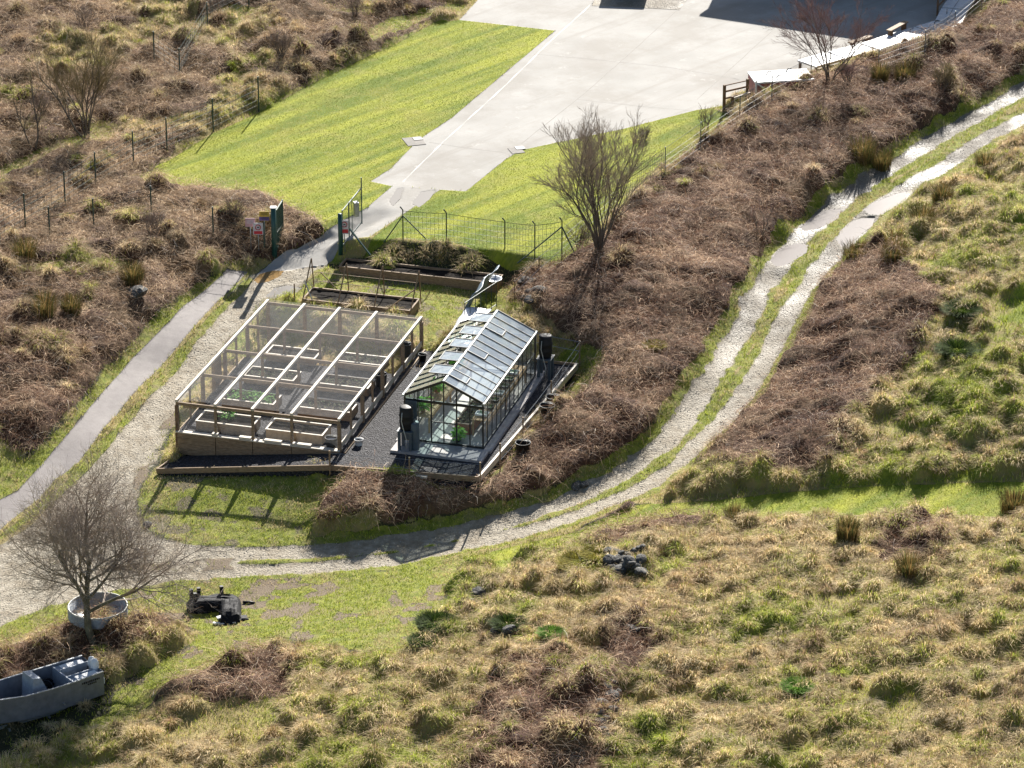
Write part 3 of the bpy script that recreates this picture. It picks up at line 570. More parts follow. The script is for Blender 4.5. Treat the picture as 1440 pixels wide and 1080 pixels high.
bed('third raised bed back on the greenhouse side of the cage', 4.6, 6.2, 2.4, 1.1, ZF, .38, 'old_wood', 'sparse', 'raised beds inside the fruit cage', 6)
bed('farthest raised bed on the road side of the cage, against the grass', 1.1, 8.9, 2.4, 1.0, ZF, .36, 'old_wood', None, 'raised beds inside the fruit cage', 7)
bed('farthest raised bed on the greenhouse side, grey soil', 4.6, 9.0, 2.2, 1.0, ZF, .36, 'old_wood', 'sparse', 'raised beds inside the fruit cage', 8)
D = bed('long timber raised bed of black soil under the bean frame', .7, 15.4, 5.45, 1.55, ground_z(LW(3,16))-.05, .42, 'old_wood', None, None, 9)
U_ = bed('long weathered timber planter at the foot of the dark bank below the lawn', .95, 20.25, 8.15, 1.1, ground_z(LW(5,20.2))-.15, .55, 'old_wood', None, None, 10, 'long_planter', 'planter')
# bean frame over the long bed
def beanframe():
    z0 = ground_z(LW(3,16)); t = gthing('bean_frame', 'thin timber bean frame of leaning poles over the long soil bed', 'bean frame', .7, 15.35, z0)
    for i, u in enumerate((-.05, 1.75, 3.6, 5.45)):
        tp = (u+.12, 1.2, 2.05-.05*(i % 2)); MB().bar((u, -.05, 0), tp, .05).build('pole', 'old_wood', t); MB().bar((u, 1.9, 0), (tp[0], tp[1]+.05, tp[2]), .05).build('pole', 'brown_wood', t)
    for z in (.7, 1.25): MB().bar((.2, 1.95-.35*z, z), (5.4, 1.95-.35*z, z), .022).build('rail', 'old_wood', t)
    MB().bar((.5, -.05, .45), (-.05, .5, 1.15), .05).build('brace', 'wood', t); MB().bar((4.2, -.03, .25), (5.6, .7, 1.3), .05).build('brace', 'old_wood', t)
    MB().bar((.3, 1.9, 1.1), (1.3, 1.4, .5), .04).build('brace', 'brown_wood', t); MB().bar((-.45, .1, -.1), (-.45, .1, 1.1), .05).build('stake', 'brown_wood', t)
beanframe()
# ---- greenhouse
GHU, GHV, GW, GL, GE, GR = 10.21, 1.81, 3.65, 8.58, 2.2, 3.05
def greenhouse():
    sl = gthing('concrete_plinth', 'pale concrete slab path round the foot of the greenhouse', 'slab', GHU, GHV, 0)
    m = MB()
    for c, d in (((GW/2, -.72, -.09), (4.25, 1.1, .18)), ((-.2, GL/2, -.09), (.4, GL+.34, .18)), ((GW+.2, GL/2, -.09), (.4, GL+.34, .18)), ((GW/2, GL+.4, -.09), (4.25, .46, .18))): m.box(c, d)
    m.build('slab_edge', 'slab', sl)
    m = MB(); m.box((GW/2, GL/2, -.10), (GW, GL+.3, .17)); m.build('floor_slab', 'concrete', sl)
    t = gthing('greenhouse', 'black framed glass greenhouse with its roof vents open on the left slope', 'greenhouse', GHU, GHV, 0)
    nb = 12; b = GL/nb; s = Vector((GW/2, 0, GR-GE)); SLN = s.length
    f = MB(); z0 = .02
    for k in range(nb+1):
        v = k*b; w = .07 if k in (0, nb) else .032
        for u in (0, GW): f.bar((u, v, z0), (u, v, GE), w, w, (0,1,0))
    for u in (0, GW):
        f.bar((u, 0, .05), (u, GL, .05), .07, .10); f.bar((u, 0, GE), (u, GL, GE), .07, .08)
    for u in (0, GW): f.bar((u, 0, 1.15), (u, GL, 1.15), .03, .03)
    for v in (0, GL):
        f.bar((0, v, .05), (GW, v, .05), .07, .08)
        for u in (.62, 1.24, 1.82, 2.42, 3.04):
            h = GE+(GR-GE)*(1-abs(u-GW/2)/(GW/2)); f.bar((u, v, z0), (u, v, h), .045 if u not in (1.24,2.42) else .06, .05, (0,1,0))
        f.bar((0, v, 2.0), (GW, v, 2.0), .05, .13 if v == 0 else .06); f.bar((0, v, GE), (GW/2, v, GR), .08, .09); f.bar((GW, v, GE), (GW/2, v, GR), .08, .09)
    f.bar((GW/2-.6, 0, 1.05), (GW/2+.6, 0, 1.05), .04, .05)
    f.build('frame', 'alu', t)
    MB().bar((GW/2, -.03, GR+.03), (GW/2, GL+.03, GR+.03), .09, .06).build('ridge', 'gutter', t)
    for sd_, u in (('l', -.05), ('r', GW+.05)): MB().bar((u, -.08, GE-.0), (u, GL+.08, GE-.0), .11, .08).build('gutter', 'gutter', t)
    g1 = MB(); g2 = MB()
    for k in range(nb+1):
        v = k*b; g1.bar((0, v, GE+.05), (GW/2, v, GR+.05), .035, .04); g2.bar((GW, v, GE+.055), (GW/2, v, GR+.055), .04, .04)
    # tying rails seen through the left slope
    for q in (.2, .4, .62): g1.bar((GW/2*q, 0, GE+(GR-GE)*q-.03), (GW/2*q, GL, GE+(GR-GE)*q-.03), .03)
    g1.build('glazing_bars', 'alu', t); g2.build('glazing_bars', 'alu', t)
    OPL = [1, 3, 5, 7, 9]; OPL = [1, 3.2, 5.4, 7.6, 9.8]
    m = MB(); m.quad((0,0,GE+.03),(GW/2*.55,0,GE+(GR-GE)*.55+.03),(GW/2*.55,GL,GE+(GR-GE)*.55+.03),(0,GL,GE+.03)); m.build('roof_glass', 'shadeglass', t)
    OPR = [1, 5, 9]
    m = MB(); q0 = .55
    for k in range(nb):
        a, c = k*b+.012, (k+1)*b-.012
        top = q0-.02 if k in OPR else 1.0
        m.quad((GW,a,GE+.035),(GW,c,GE+.035),(GW-GW/2*top,c,GE+(GR-GE)*top+.035),(GW-GW/2*top,a,GE+(GR-GE)*top+.035))
    m.build('roof_glass', 'roofglass', t)
    L1 = SLN*(1-q0)
    def vent(hu, v, w, ang, sgn, mt):
        p = bpy.data.objects.new('roof_vent', None)
        m = MB(); fr = MB(); d = Vector((sgn*math.cos(ang), 0, -math.sin(ang))); o = Vector((hu, v, GR+.06)); e = o+d*L1
        m.quad(o, o+Vector((0,w,0)), e+Vector((0,w,0)), e); 
        for p_, q_ in ((o, e), (o+Vector((0,w,0)), e+Vector((0,w,0))), (e, e+Vector((0,w,0)))): fr.bar(p_, q_, .04, .05)
        v_ = fr.build('roof_vent', 'alu', t); m.build('pane', mt, v_)
    sa_ = math.atan2(GR-GE, GW/2)
    for k in OPL: vent(GW/2, k*b, b*1.35, sa_-math.radians(24), -1, 'ventglass')
    for k in OPR: vent(GW/2, k*b+.02, b-.04, sa_-math.radians(1.5), 1, 'roofglass')
    m = MB()
    for a in range(nb):                                                   # closed glass between the left vents
        if not any(k-.01 <= a+.5 <= k+1.36 for k in OPL): m.quad((GW/2*.55,a*b,GE+(GR-GE)*.55+.03),(GW/2,a*b,GR+.03),(GW/2,(a+1)*b,GR+.03),(GW/2*.55,(a+1)*b,GE+(GR-GE)*.55+.03))
    m.build('roof_glass', 'shadeglass', t)
    for u in (0, GW): m = MB(); m.quad((u,.04,.1),(u,GL-.04,.1),(u,GL-.04,GE-.05),(u,.04,GE-.05)); m.build('wall_glass', 'glass', t)
    for v in (0, GL): m = MB(); m.quad((.04,v,.1),(GW-.04,v,.1),(GW-.04,v,GE-.02),(GW/2,v,GR-.05),(.04,v,GE-.02)); m.build('wall_glass', 'glass', t)
    m = MB(); m.box((.32, -.10, 1.05), (.56, .035, 1.9)); d_ = m.build('door', 'steelblue', t); MB().box((.52, -.135, 1.05), (.04, .03, .2)).build('handle', 'gutter', d_)
    # inside
    def inside(name, label, cat, u, v, z, fn, grp=None): r = gthing(name, label, cat, GHU+u, GHV+v, z, grp); fn(r)
    def bench(L_, w_, h_, mt):
        def fn(r):
            m = MB()
            for k in range(4): m.box((w_/2*(.25+.5*k)*1.0, L_/2, h_), (w_/4-.03, L_, .04))
            m.build('bench_top', mt, r)
            for x in (.05, w_-.05):
                for y in (.1, L_/2, L_-.1): MB().box((x, y, h_/2), (.07, .07, h_)).build('leg', mt, r)
            MB().box((w_, L_/2, h_-.1), (.04, L_, .16)).build('apron', mt, r)
        return fn
    inside('potting_bench', 'pale timber potting bench along the left glass wall inside the greenhouse', 'bench', .12, .9, 0, bench(6.8, .75, .8, 'newwood'))
    inside('potting_bench', 'slatted timber bench with seed trays along the right wall inside the greenhouse', 'bench', 2.75, 1.2, 0, bench(6.5, .75, .8, 'newwood'))
    bed('low brick red raised bed in the middle of the greenhouse floor', GHU+1.95, GHV+1.3, .75, 2.6, .0, .5, 'terra', 'sparse', None, 21)
    for k in range(7):
        r = gthing('seed_tray', ['first','second','third','fourth','fifth','sixth','seventh'][k]+(' seed tray, white,' if k % 3 == 0 else ' seed tray, black,')+' from the near gable on the right greenhouse bench', 'tray', GHU+2.8, GHV+1.6+k*.82, .84, 'seed trays on the greenhouse bench')
        m = MB(); m.box((.28, .2, .01), (.56, .4, .02)); 
        for c, d in (((.28,.0,.05),(.56,.02,.08)),((.28,.4,.05),(.56,.02,.08)),((.0,.2,.05),(.02,.36,.08)),((.56,.2,.05),(.02,.36,.08))): m.box(c, d)
        m.build('tray', 'blackp' if k % 3 else 'whitep', r); leafpart('seedlings', r, 40, .28, .2, .03, .24, .16, .10, .07, GREENC, seed=40+k)
    for k, (u, v, z, lb) in enumerate(((.4,1.4,.84,'bright leafy potted plant at the near end of the left greenhouse bench'), (.4,3.6,.84,'leafy potted plant half way along the left greenhouse bench'), (2.35,.45,0,'lime green leafy plant in a pot on the floor just inside the greenhouse gable'), (.5,6.4,.84,'potted plant at the far end of the left greenhouse bench'))):
        r = gthing('potted_plant', lb, 'plant', GHU+u, GHV+v, z); MB().lathe([(.10,0),(.15,.24),(.16,.25),(.13,.22)], n=14).build('pot', 'terra' if k != 2 else 'blackp', r)
        leafpart('leaves', r, 170, 0, 0, .2, .26, .26, .42, .2, [(.16,.45,.03),(.24,.55,.05),(.1,.3,.03)], seed=60+k)
greenhouse()
# ---- water butts on stands
def butt(u, v, label, name='water_butt'):
    st = gthing('butt_stand', 'grey steel stand under the '+label[0], 'stand', u, v, -.12)
    for x in (-.26, .26):
        for y in (-.26, .26): MB().box((x, y, .5), (.12, .12, 1.0)).build('leg', 'steelblue', st)
    MB().box((0, 0, 1.03), (.72, .72, .06)).build('top', 'steelblue', st)
    b_ = gthing(name, label[1], 'water butt', u, v, .94)
    MB().lathe([(.27,0),(.30,.1),(.31,.3),(.325,.34),(.325,.38),(.31,.42),(.315,.62),(.33,.66),(.33,.70),(.31,.74),(.30,.98),(.28,1.02)], n=24).build('barrel', 'blackp', b_)
    MB().lathe([(.31,1.02),(.31,1.07),(.22,1.10),(.0,1.11)], n=24, cap=False).build('lid', 'blackp', b_)
    MB().tube([(-.1,-.3,.9),(-.12,-.36,.5),(-.02,-.36,.1),(.12,-.38,-.4),(.1,-.40,-.75)], .02, 6).build('hose', 'gutter', b_)
butt(10.55, .95, ('near left water butt', 'black water butt on a tall stand at the near corner of the greenhouse'))
butt(14.32, 10.55, ('far right water butt', 'black water butt with a pale hose at the far corner of the greenhouse'))
for (u, v) in ((10.9, 1.35),):  # drum added to stand in for a strip of shade by the butt
    r = gthing('shade_drum', 'dark blue drum added where shade falls behind the near water butt', 'drum', u, v-.35, .0); MB().lathe([(.22,0),(.23,.05),(.23,1.25),(.2,1.3)], n=20).build('drum', 'steelblue', r)
def bucket(u, v, z, r, h, label, mt='blackp', sub='soil', group=None):
    z = z if z is not None else ground_z(LW(u, v))-.03
    t = gthing('bucket', label, 'bucket', u, v, z, group)
    MB().lathe([(r*.8,0),(r*.98,h*.97),(r*1.05,h*.97),(r*1.05,h),(r*.94,h),(r*.9,h*.7)], n=22, cap=False).build('tub', mt, t); MB().lathe([(0,h*.7),(r*.9,h*.7)], n=22, cap=False).build('contents', sub, t)
    MB().tube([(r*math.cos(a), .03*math.sin(3*a), h*(.98)+.32*r*math.sin(a)) for a in [math.pi*k_/10 for k_ in range(11)]], .012, 5).build('handle', 'gutter', t)
    return t
bucket(15.75, 6.7, None, .33, .5, 'farther of two touching black buckets outside the gravel edge board', group='black buckets outside the edge board')
bucket(15.72, 5.8, None, .35, .5, 'nearer of two touching black buckets outside the gravel edge board', group='black buckets outside the edge board')
bucket(15.55, 2.35, None, .34, .55, 'single black bucket standing alone in the bracken by the gravel edge', group='black buckets outside the edge board')
bucket(8.3, .95, -.12, .2, .28, 'small white bucket on the dark gravel at the cage corner', 'whitep', 'dark')
bucket(8.2, 10.9, -.12, .2, .35, 'small black bucket on the gravel beside the far corner of the cage')
bucket(7.2, .35, -.12, .28, .5, 'black bin with a pale lid inside the near right corner of the cage', 'blackp', 'whitep')
bucket(7.25, 11.2, -.12, .3, .65, 'dark tub inside the far right corner of the fruit cage')
bucket(7.2, 7.6, -.12, .3, .6, 'black tub inside the cage half way along its greenhouse side')
for k, (u, v, s_) in enumerate(((6.2,10.6,1.6),(2.9,10.4,.9))):
    r = gthing('fruit_bush', ('bare twiggy fruit bush in the grass at the far right of the cage', 'small bare bush between the far beds in the cage')[k], 'bush', u, v, -.1); m = MB(); rr = random.Random(k)
    for q in range(14):
        a = rr.uniform(0, 6.28); tl = rr.uniform(.2, .9); L_ = s_*rr.uniform(.5, .8); m.tube([(0,0,0), (math.cos(a)*L_*.3*tl, math.sin(a)*L_*.3*tl, L_*.5), (math.cos(a)*L_*.7*tl, math.sin(a)*L_*.7*tl, L_)], .014, 4, .005)
    m.build('twigs', 'bark', r)
# ---- wire fence round the platform
def wirefence(label, pts, h, name='wire_fence', post='old_wood', pw=.07, wires=(.35,.7,.98), wr=.012, wm='galv', mesh=None, group=None, kind='bar', tops=None, cat='fence', struts=()):
    P = [Vector(p) for p in pts]; o = P[0].copy(); t = thing(name, label, cat, o, 0, group)
    for i, p in enumerate(P):
        if kind == 'bar': MB().bar(p-o-Vector((0,0,.2)), p-o+Vector((0,0,h)), pw).build('post', post, t)
        else: MB().tube([p-o-Vector((0,0,.2)), p-o+Vector((0,0,h)), p-o+Vector((-.12,-.15,h+.22))], pw/2, 6).build('post', post, t)
    for w in wires:
        m = MB(); q = []
        for i in range(len(P)-1):
            a, b = P[i]-o+Vector((.0,-pw/2-.01,w*h)), P[i+1]-o+Vector((.0,-pw/2-.01,w*h)); q += [a, (a+b)/2+Vector((0,0,-.02)), b][(1 if i else 0):]
        m.tube(q, wr, 4).build('wire', wm, t)
    for i, d in struts: MB().bar(P[i]-o+Vector((0,0,h*.85)), P[i]-o+Vector(d), pw*.7).build('strut', post, t)
    if mesh:
        mw = .011 if wm == 'darkgreen' else .009
        for i in range(len(P)-1):
            a, b = P[i]-o, P[i+1]-o; L_ = (b-a).length; m = MB(); n_ = max(2, int(L_/mesh))
            for k_ in range(1, n_): c = a.lerp(b, k_/n_); m.bar(c+Vector((0,-.05,.05)), c+Vector((0,-.05,h*.97)), mw)
            for k_ in range(1, int(h/.3)): m.bar(a+Vector((0,-.045,.3*k_)), b+Vector((0,-.045,.3*k_)), mw)
            m.build('mesh_panel', wm, t)
    return t
wirefence('low wire fence on thin brown posts around the near and right edge of the gravel', [LW(7.85,-1.8,-.2), LW(11.45,-1.5,-.2), LW(14.6,-1.15,-.2)], .95, wires=(.45,.9), wr=.006)
wirefence('low wire fence with silvery top rail along the right edge of the gravel', [LW(15.0,.6,-.2), LW(15.2,3.6,-.2), LW(15.33,7.9,-.2), LW(15.42,12.6,-.1)], 1.15, wires=(.3,.6,.95), wr=.007)
wirefence('short galvanised two rail fence behind the far water butt', [LW(15.42,12.65,-.1), LW(13.2,12.9,0)], 1.1, wires=(.55,.98), wr=.012, name='rail_fence', post='galv', pw=.05)
def P3(px, py, dz=0): p = GP(px, py); return Vector((p.x, p.y, p.z+dz))
wirefence('slack wire fence running from the green corner post down behind the greenhouse', [P3(724,428), P3(758,394), P3(790,366)], 1.25, wires=(.5,.98), wr=.012, post='brown_wood', pw=.05, wm='galv')
# ---- green mesh fence along the lawn edge
wirefence('tall dark green wire mesh fence along the near edge of the lawn', [P3(567,350), P3(628,354), P3(710,366), P3(752,371), P3(790,366)], 2.1, name='mesh_fence', post='darkgreen', pw=.07, wires=(.02,.98), wm='darkgreen', mesh=.19, kind='cranked', struts=((0,(1.7,-.1,0)),(0,(-1.3,-.1,-.1)),(4,(-2.2,-.4,0)),(4,(.9,-.6,0))))
wirefence('galvanised chain link fence running up between the second lawn and the bracken', [P3(790,366), P3(868,296), P3(935,250), P3(985,214), P3(1040,176), P3(1085,148), P3(1140,120)], 1.7, name='chain_link_fence', post='steelblue', pw=.045, wires=(.05,.98), wr=.010, wm='steelblue', mesh=.13)
def old_fence(label, pts, h=1.9, **k_): return wirefence(label, [P3(*p) for p in pts], h, name='old_fence', post='darkgreen', pw=.07, wires=(.3,.65,.95), wr=.01, wm='darkgreen', **k_)
old_fence('sagging wire fence with dark posts along the bank beside the big lawn', [(0,345),(36,322),(92,290),(135,262),(188,232),(235,212),(300,185),(364,154)], mesh=.5)
old_fence('dark post and wire fence through the bracken above the gate', [(-30,300),(70,330),(132,318),(213,300),(300,330),(372,352)], 1.5)
old_fence('old post and wire fence across the bracken in the far left corner', [(217,82),(253,106),(292,40),(350,10)], 1.6, mesh=.5)
# ---- gates
def gates():
    t = thing('steel_gate', 'dark green steel gate leaf swung back on a thick post left of the drive', 'gate', P3(386,357)); m = MB(); m.tube([(0,0,-.2),(0,0,2.45)], .13, 12); m.build('post', 'green', t)
    lf = MB(); a = Vector((.12,.2,.15)); b = Vector((.36,1.6,.15))
    for z in (.1, .9, 2.1): lf.bar(a+Vector((0,0,z)), b+Vector((0,0,z)), .06)
    for p in (a, b): lf.bar(p, p+Vector((0,0,2.15)), .07)
    f = lf.build('leaf', 'green', t); q = MB()
    for k in range(22): c = a.lerp(b, k/22.); q.bar(c+Vector((0,0,.1)), c+Vector((0,0,2.1)), .03)
    q.build('bars', 'green', f)
    MB().box((0,0,2.5), (.3,.3,.04)).build('cap', 'galv', t)
    t = thing('steel_gate', 'open green steel gate with a grey lock box, on the right of the drive', 'gate', P3(479,353)); MB().tube([(0,0,-.2),(0,0,2.0)], .11, 12).build('post', 'green', t)
    lf = MB(); a = Vector((.1,.25,.1)); b = Vector((.95,3.3,.2))
    for z in (.1, 1.95): lf.bar(a+Vector((0,0,z)), b+Vector((0,0,z)), .05)
    for k in (0, .33, .5, 1.0): c = a.lerp(b, k); lf.bar(c, c+Vector((0,0,2.0 if k < 1 else 2.5)), .06 if k != .5 else .04)
    f = lf.build('leaf', 'green', t); MB().box(a.lerp(b, .72)+Vector((0,0,1.15)), (.22,.3,.75), .3).build('lock_box', 'galv', f)
    q = MB()
    for k in range(16): c = a.lerp(b, k/16.); q.bar(c+Vector((0,0,.1)), c+Vector((0,0,1.95)), .014)
    q.build('bars', 'darkgreen', f); MB().bar((.45,.5,1.0), (1.5,-.3,-.1), .07).build('strut', 'green', t)
    return t
gates()
def sign(label, px, py, w, h, z, stripes, name='warning_sign', rz=0.0, post=True):
    p = P3(px, py); t = thing(name, label, 'sign', p, rz)
    if post: MB().tube([(0,.03,-.1),(0,.03,z+h*.4)], .025, 6).build('post', 'galv', t)
    MB().box((0,0,z), (w,.02,h)).build('plate', stripes[0], t)
    for (x, zz, ww, hh, mt) in stripes[1]:
        if mt == 'ring':
            m = MB(); n_ = 20; m.tube([(x+hh*math.cos(6.2832*k_/n_), -.018, z+zz+hh*math.sin(6.2832*k_/n_)) for k_ in range(n_+1)], .022, 5); m.build('symbol', M['signred'], t)
        else: MB().box((x,-.014,z+zz), (ww,.008,hh)).build('marking', M[mt], t)
for nm, c in (('signred',(.55,.03,.05)),('signyel',(.62,.40,.06)),('signpur',(.14,.09,.26)),('signwhite',(.62,.57,.60)),('signink',(.03,.03,.04)),('signpink',(.60,.35,.38))): M[nm] = mat(nm, c, None, 5, .5, .4, bmp=0)
txt = lambda z0, n_, w=.4, mt='signink': [(0, z0-.055*k_, w*(.9 if k_ % 2 else 1), .022, mt) for k_ in range(n_)]
sign('yellow and purple notice on the left gate post fence', 373, 356, .5, .5, 2.0, ('signyel', [(0,-.14,.5,.2,'signpur')]+txt(.17,3,.36)+txt(-.10,2,.36,'signwhite')), post=True)
sign('small white sign with a red ring left of the big gate post', 364, 357, .5, .62, 1.35, ('signwhite', [(0,.08,0,.13,'ring'),(0,.08,.1,.06,'signink'),(0,-.2,.42,.16,'signred')]))
sign('faded pink sign at the left end of the signs by the gate', 353, 352, .5, .45, 1.5, ('signpink', txt(.12,4,.36,'signwhite')))
sign('white prohibition sign with a red ring on the right hand gate', 485, 352, .42, .75, 1.25, ('signwhite', [(0,.14,0,.13,'ring'),(0,.14,.1,.06,'signink'),(0,-.22,.36,.2,'signred')]), post=True)
# ---- hurdle, sheet and tray between planter and greenhouse
def hurdle():
    t = gthing('metal_hurdle', 'dark metal hurdle of thin upright bars behind the greenhouse', 'hurdle', 9.0, 15.2, ground_z(LW(9,16)))
    for i in range(7): MB().bar((.12*i, .5*i, 0), (.12*i, .5*i, 1.35), .03).build('bar', 'darkgreen', t)
    for z in (.15, 1.33): MB().bar((0,0,z), (.72,3.0,z), .03).build('rail', 'darkgreen', t)
    X, Y = np.meshgrid(np.linspace(0,1,12), np.linspace(0,1,24)); V = np.stack([-.5+.6*X+.15*Y+.1*np.sin(Y*9), 1.2+3.6*Y+.2*X, 1.25-1.1*(1-X)**1.5+.14*noise(X*3,Y*7,.6,3)+.1*Y], -1).reshape(-1,3)
    idx = np.arange(288).reshape(24,12); F = np.stack([idx[:-1,:-1], idx[:-1,1:], idx[1:,1:], idx[1:,:-1]], -1).reshape(-1,4)
    s = link('draped_sheet', npmesh('draped_sheet', V, F), 'bluetarp'); s.location = t.location; s.rotation_euler = t.rotation_euler
    tag(s, 'crumpled blue grey sheet draped along the metal hurdle', 'sheet'); sm = s.modifiers.new('th', 'SOLIDIFY'); sm.thickness = .03
    tr = gthing('upturned_tray', 'pale grey tray resting on the right end of the long planter', 'tray', 8.9, 20.35, ground_z(LW(5,20.2))+.42); MB().lathe([(.2,0),(.42,.16),(.46,.17),(.40,.13),(.2,.02)], n=18).build('tray', 'galv', tr)
    X, Y = np.meshgrid(np.linspace(0,1,10), np.linspace(0,1,22)); V = np.stack([1.25*X-.2*Y, 4.6*Y, .05+.09*noise(X*3,Y*8,.7,5)], -1).reshape(-1,3); idx = np.arange(220).reshape(22,10); F = np.stack([idx[:-1,:-1], idx[:-1,1:], idx[1:,1:], idx[1:,:-1]], -1).reshape(-1,4)
    s = link('ground_sheet', npmesh('ground_sheet', V, F), 'whitesheet'); s.location = LW(8.9,11.9,ground_z(LW(9.4,13.5))+.03); s.rotation_euler = (0,0,GA)
    tag(s, 'bright white sheet laid on the grass behind the greenhouse', 'sheet'); sm = s.modifiers.new('th', 'SOLIDIFY'); sm.thickness = .03
hurdle()
# ---- slab joints on the yard
def joints():
    for px, w, mt in (([(830,7),(770,62),(700,130),(624,199),(560,262)], .035, 'jl'), ([(953,14),(886,75),(819,134),(733,202)], .05, 'jd'), ([(751,76),(840,84),(935,94)], .045, 'jd'), ([(603,200),(655,208),(711,215)], .045, 'jd'),
                      ([(935,94),(1040,112)], .04, 'jd'), ([(812,140),(905,150),(975,156)], .035, 'jd'), ([(1090,40),(980,140)], .04, 'jd')):
        Pn = [P3(*p) for p in px]; Q = []
        for i in range(len(Pn)-1):
            for k_ in range(12): Q.append(Pn[i].lerp(Pn[i+1], k_/12))
        Q.append(Pn[-1]); m = MB(); vs = []
        for i, p in enumerate(Q):
            d = (Q[min(i+1,len(Q)-1)]-Q[max(i-1,0)]).normalized(); s = Vector((-d.y, d.x, 0)); ww = w/2*(.55+.9*random.random())*(1 if mt == 'jd' else .6+1.6*abs(math.sin(i*.7))**3)
            off = s*random.uniform(-.02, .02); z = 1.004; vs += [Vector((p.x, p.y, z))-s*ww+off, Vector((p.x, p.y, z))+s*ww+off]
        m.add(vs, [(2*i, 2*i+1, 2*i+3, 2*i+2) for i in range(len(Q)-1)]); tag(m.build('slab_joint', mt), kind='structure')
M['jl'] = mat('lime_streak', (.385,.365,.335), (.27,.25,.23), 4, .6); M['jd'] = mat('joint_filler', (.24,.22,.20), (.17,.155,.14), 4, .8)
joints()
for k, (px, py) in enumerate(((582,199),(726,212))):
    p = P3(px, py); t = thing('drain_cover', ('square concrete drain surround with a dark grate at the left edge of the yard', 'small drain with a dark grate at the tip of the second lawn')[k], 'drain', (p.x, p.y, 1.0), .3)
    m = MB(); m.box((0,0,.0), (1.0-.3*k,1.3-.4*k,.05)); m.build('surround', 'drains', t); MB().box((.3,.3,.03), (.5,.5,.03)).build('grate', 'blackp', t)
# ---- puddles (flat water in the wheel ruts)
def puddlemat(nm, c, r=.07):
    m, t, b = nt(nm, r+.08, .08); b.inputs['Base Color'].default_value = (*c, 1); v = N(t, 'ShaderNodeTexCoord').outputs['Object']; bump(t, b, tex(t, 3, 2, .5, v), .04, .02); return m
M['pud'] = puddlemat('muddy_water', (.20,.18,.17)); M['pudb'] = puddlemat('brown_water', (.26,.165,.07)); M['wet'] = puddlemat('thin_water', (.20,.185,.17), .2)
PUD = [([(1084,364),(1092,352),(1104,342),(1120,338),(1136,340),(1134,353),(1120,365),(1106,376),(1092,378)],'pud'), ([(1127,314),(1136,304),(1151,296),(1168,293),(1182,295),(1178,308),(1164,316),(1148,321),(1132,321)],'pud'),
 ([(1216,297),(1224,288),(1238,281),(1256,272),(1274,266),(1270,277),(1258,287),(1240,299),(1224,302)],'pud'), ([(1177,337),(1182,324),(1196,314),(1212,307),(1230,304),(1226,314),(1212,326),(1198,339),(1184,346)],'pud'),
 ([(1296,247),(1303,238),(1314,233),(1330,229),(1324,237),(1312,244),(1300,250)],'pud'),   ([(358,394),(366,382),(384,377),(398,378),(392,388),(378,396),(364,399)],'pudb'), ([(374,420),(386,405),(404,400),(424,402),(414,410),(396,414),(384,422)],'wet'), ([(548,282),(558,266),(566,265),(562,278),(552,289)],'wet'), ([(580,285),(592,270),(612,268),(604,280),(590,291)],'wet')]
HG0 = HG.copy(); num = np.zeros_like(HG); den = np.zeros_like(HG); PZ = []
for pts, mt in PUD:
    P = poly(pts); z = float(np.percentile(HX(P[:,0], P[:,1]), 30)); d = sdf(P, pad=1.8); PZ.append((P, z, d, mt))
    w_ = sstep(1.7, .12, d)**2; num += w_*(z+.012-HG0); den += w_
HG[:] = HG0+num/np.maximum(den, 1)                                    # level the rut round the water
for P, z, d, mt in PZ:
    k = d < .03; HG[k] = z-.03
for P, z, d, mt in PZ:
    k = (d >= .03) & (d < .16); HG[k] = np.maximum(HG[k], z+.008)
    C0 = P.mean(0); Q = []
    for i in range(len(P)):
        a, b = P[i], P[(i+1)%len(P)]
        for q_ in range(4): c = a+(b-a)*q_/4; Q.append(C0+(c-C0)*1.06*(1+.04*math.sin(i*3+q_*2)))
    tag(MB().prism([(a, b) for a, b in Q], z-.02, z+.002).build('puddle', mt), kind='structure')
for o in [o for o in COL.objects if o.name in ('lawn','ground','gravel_track','concrete_yard','footpath','terrain')]: bpy.data.objects.remove(o)
build_ground()
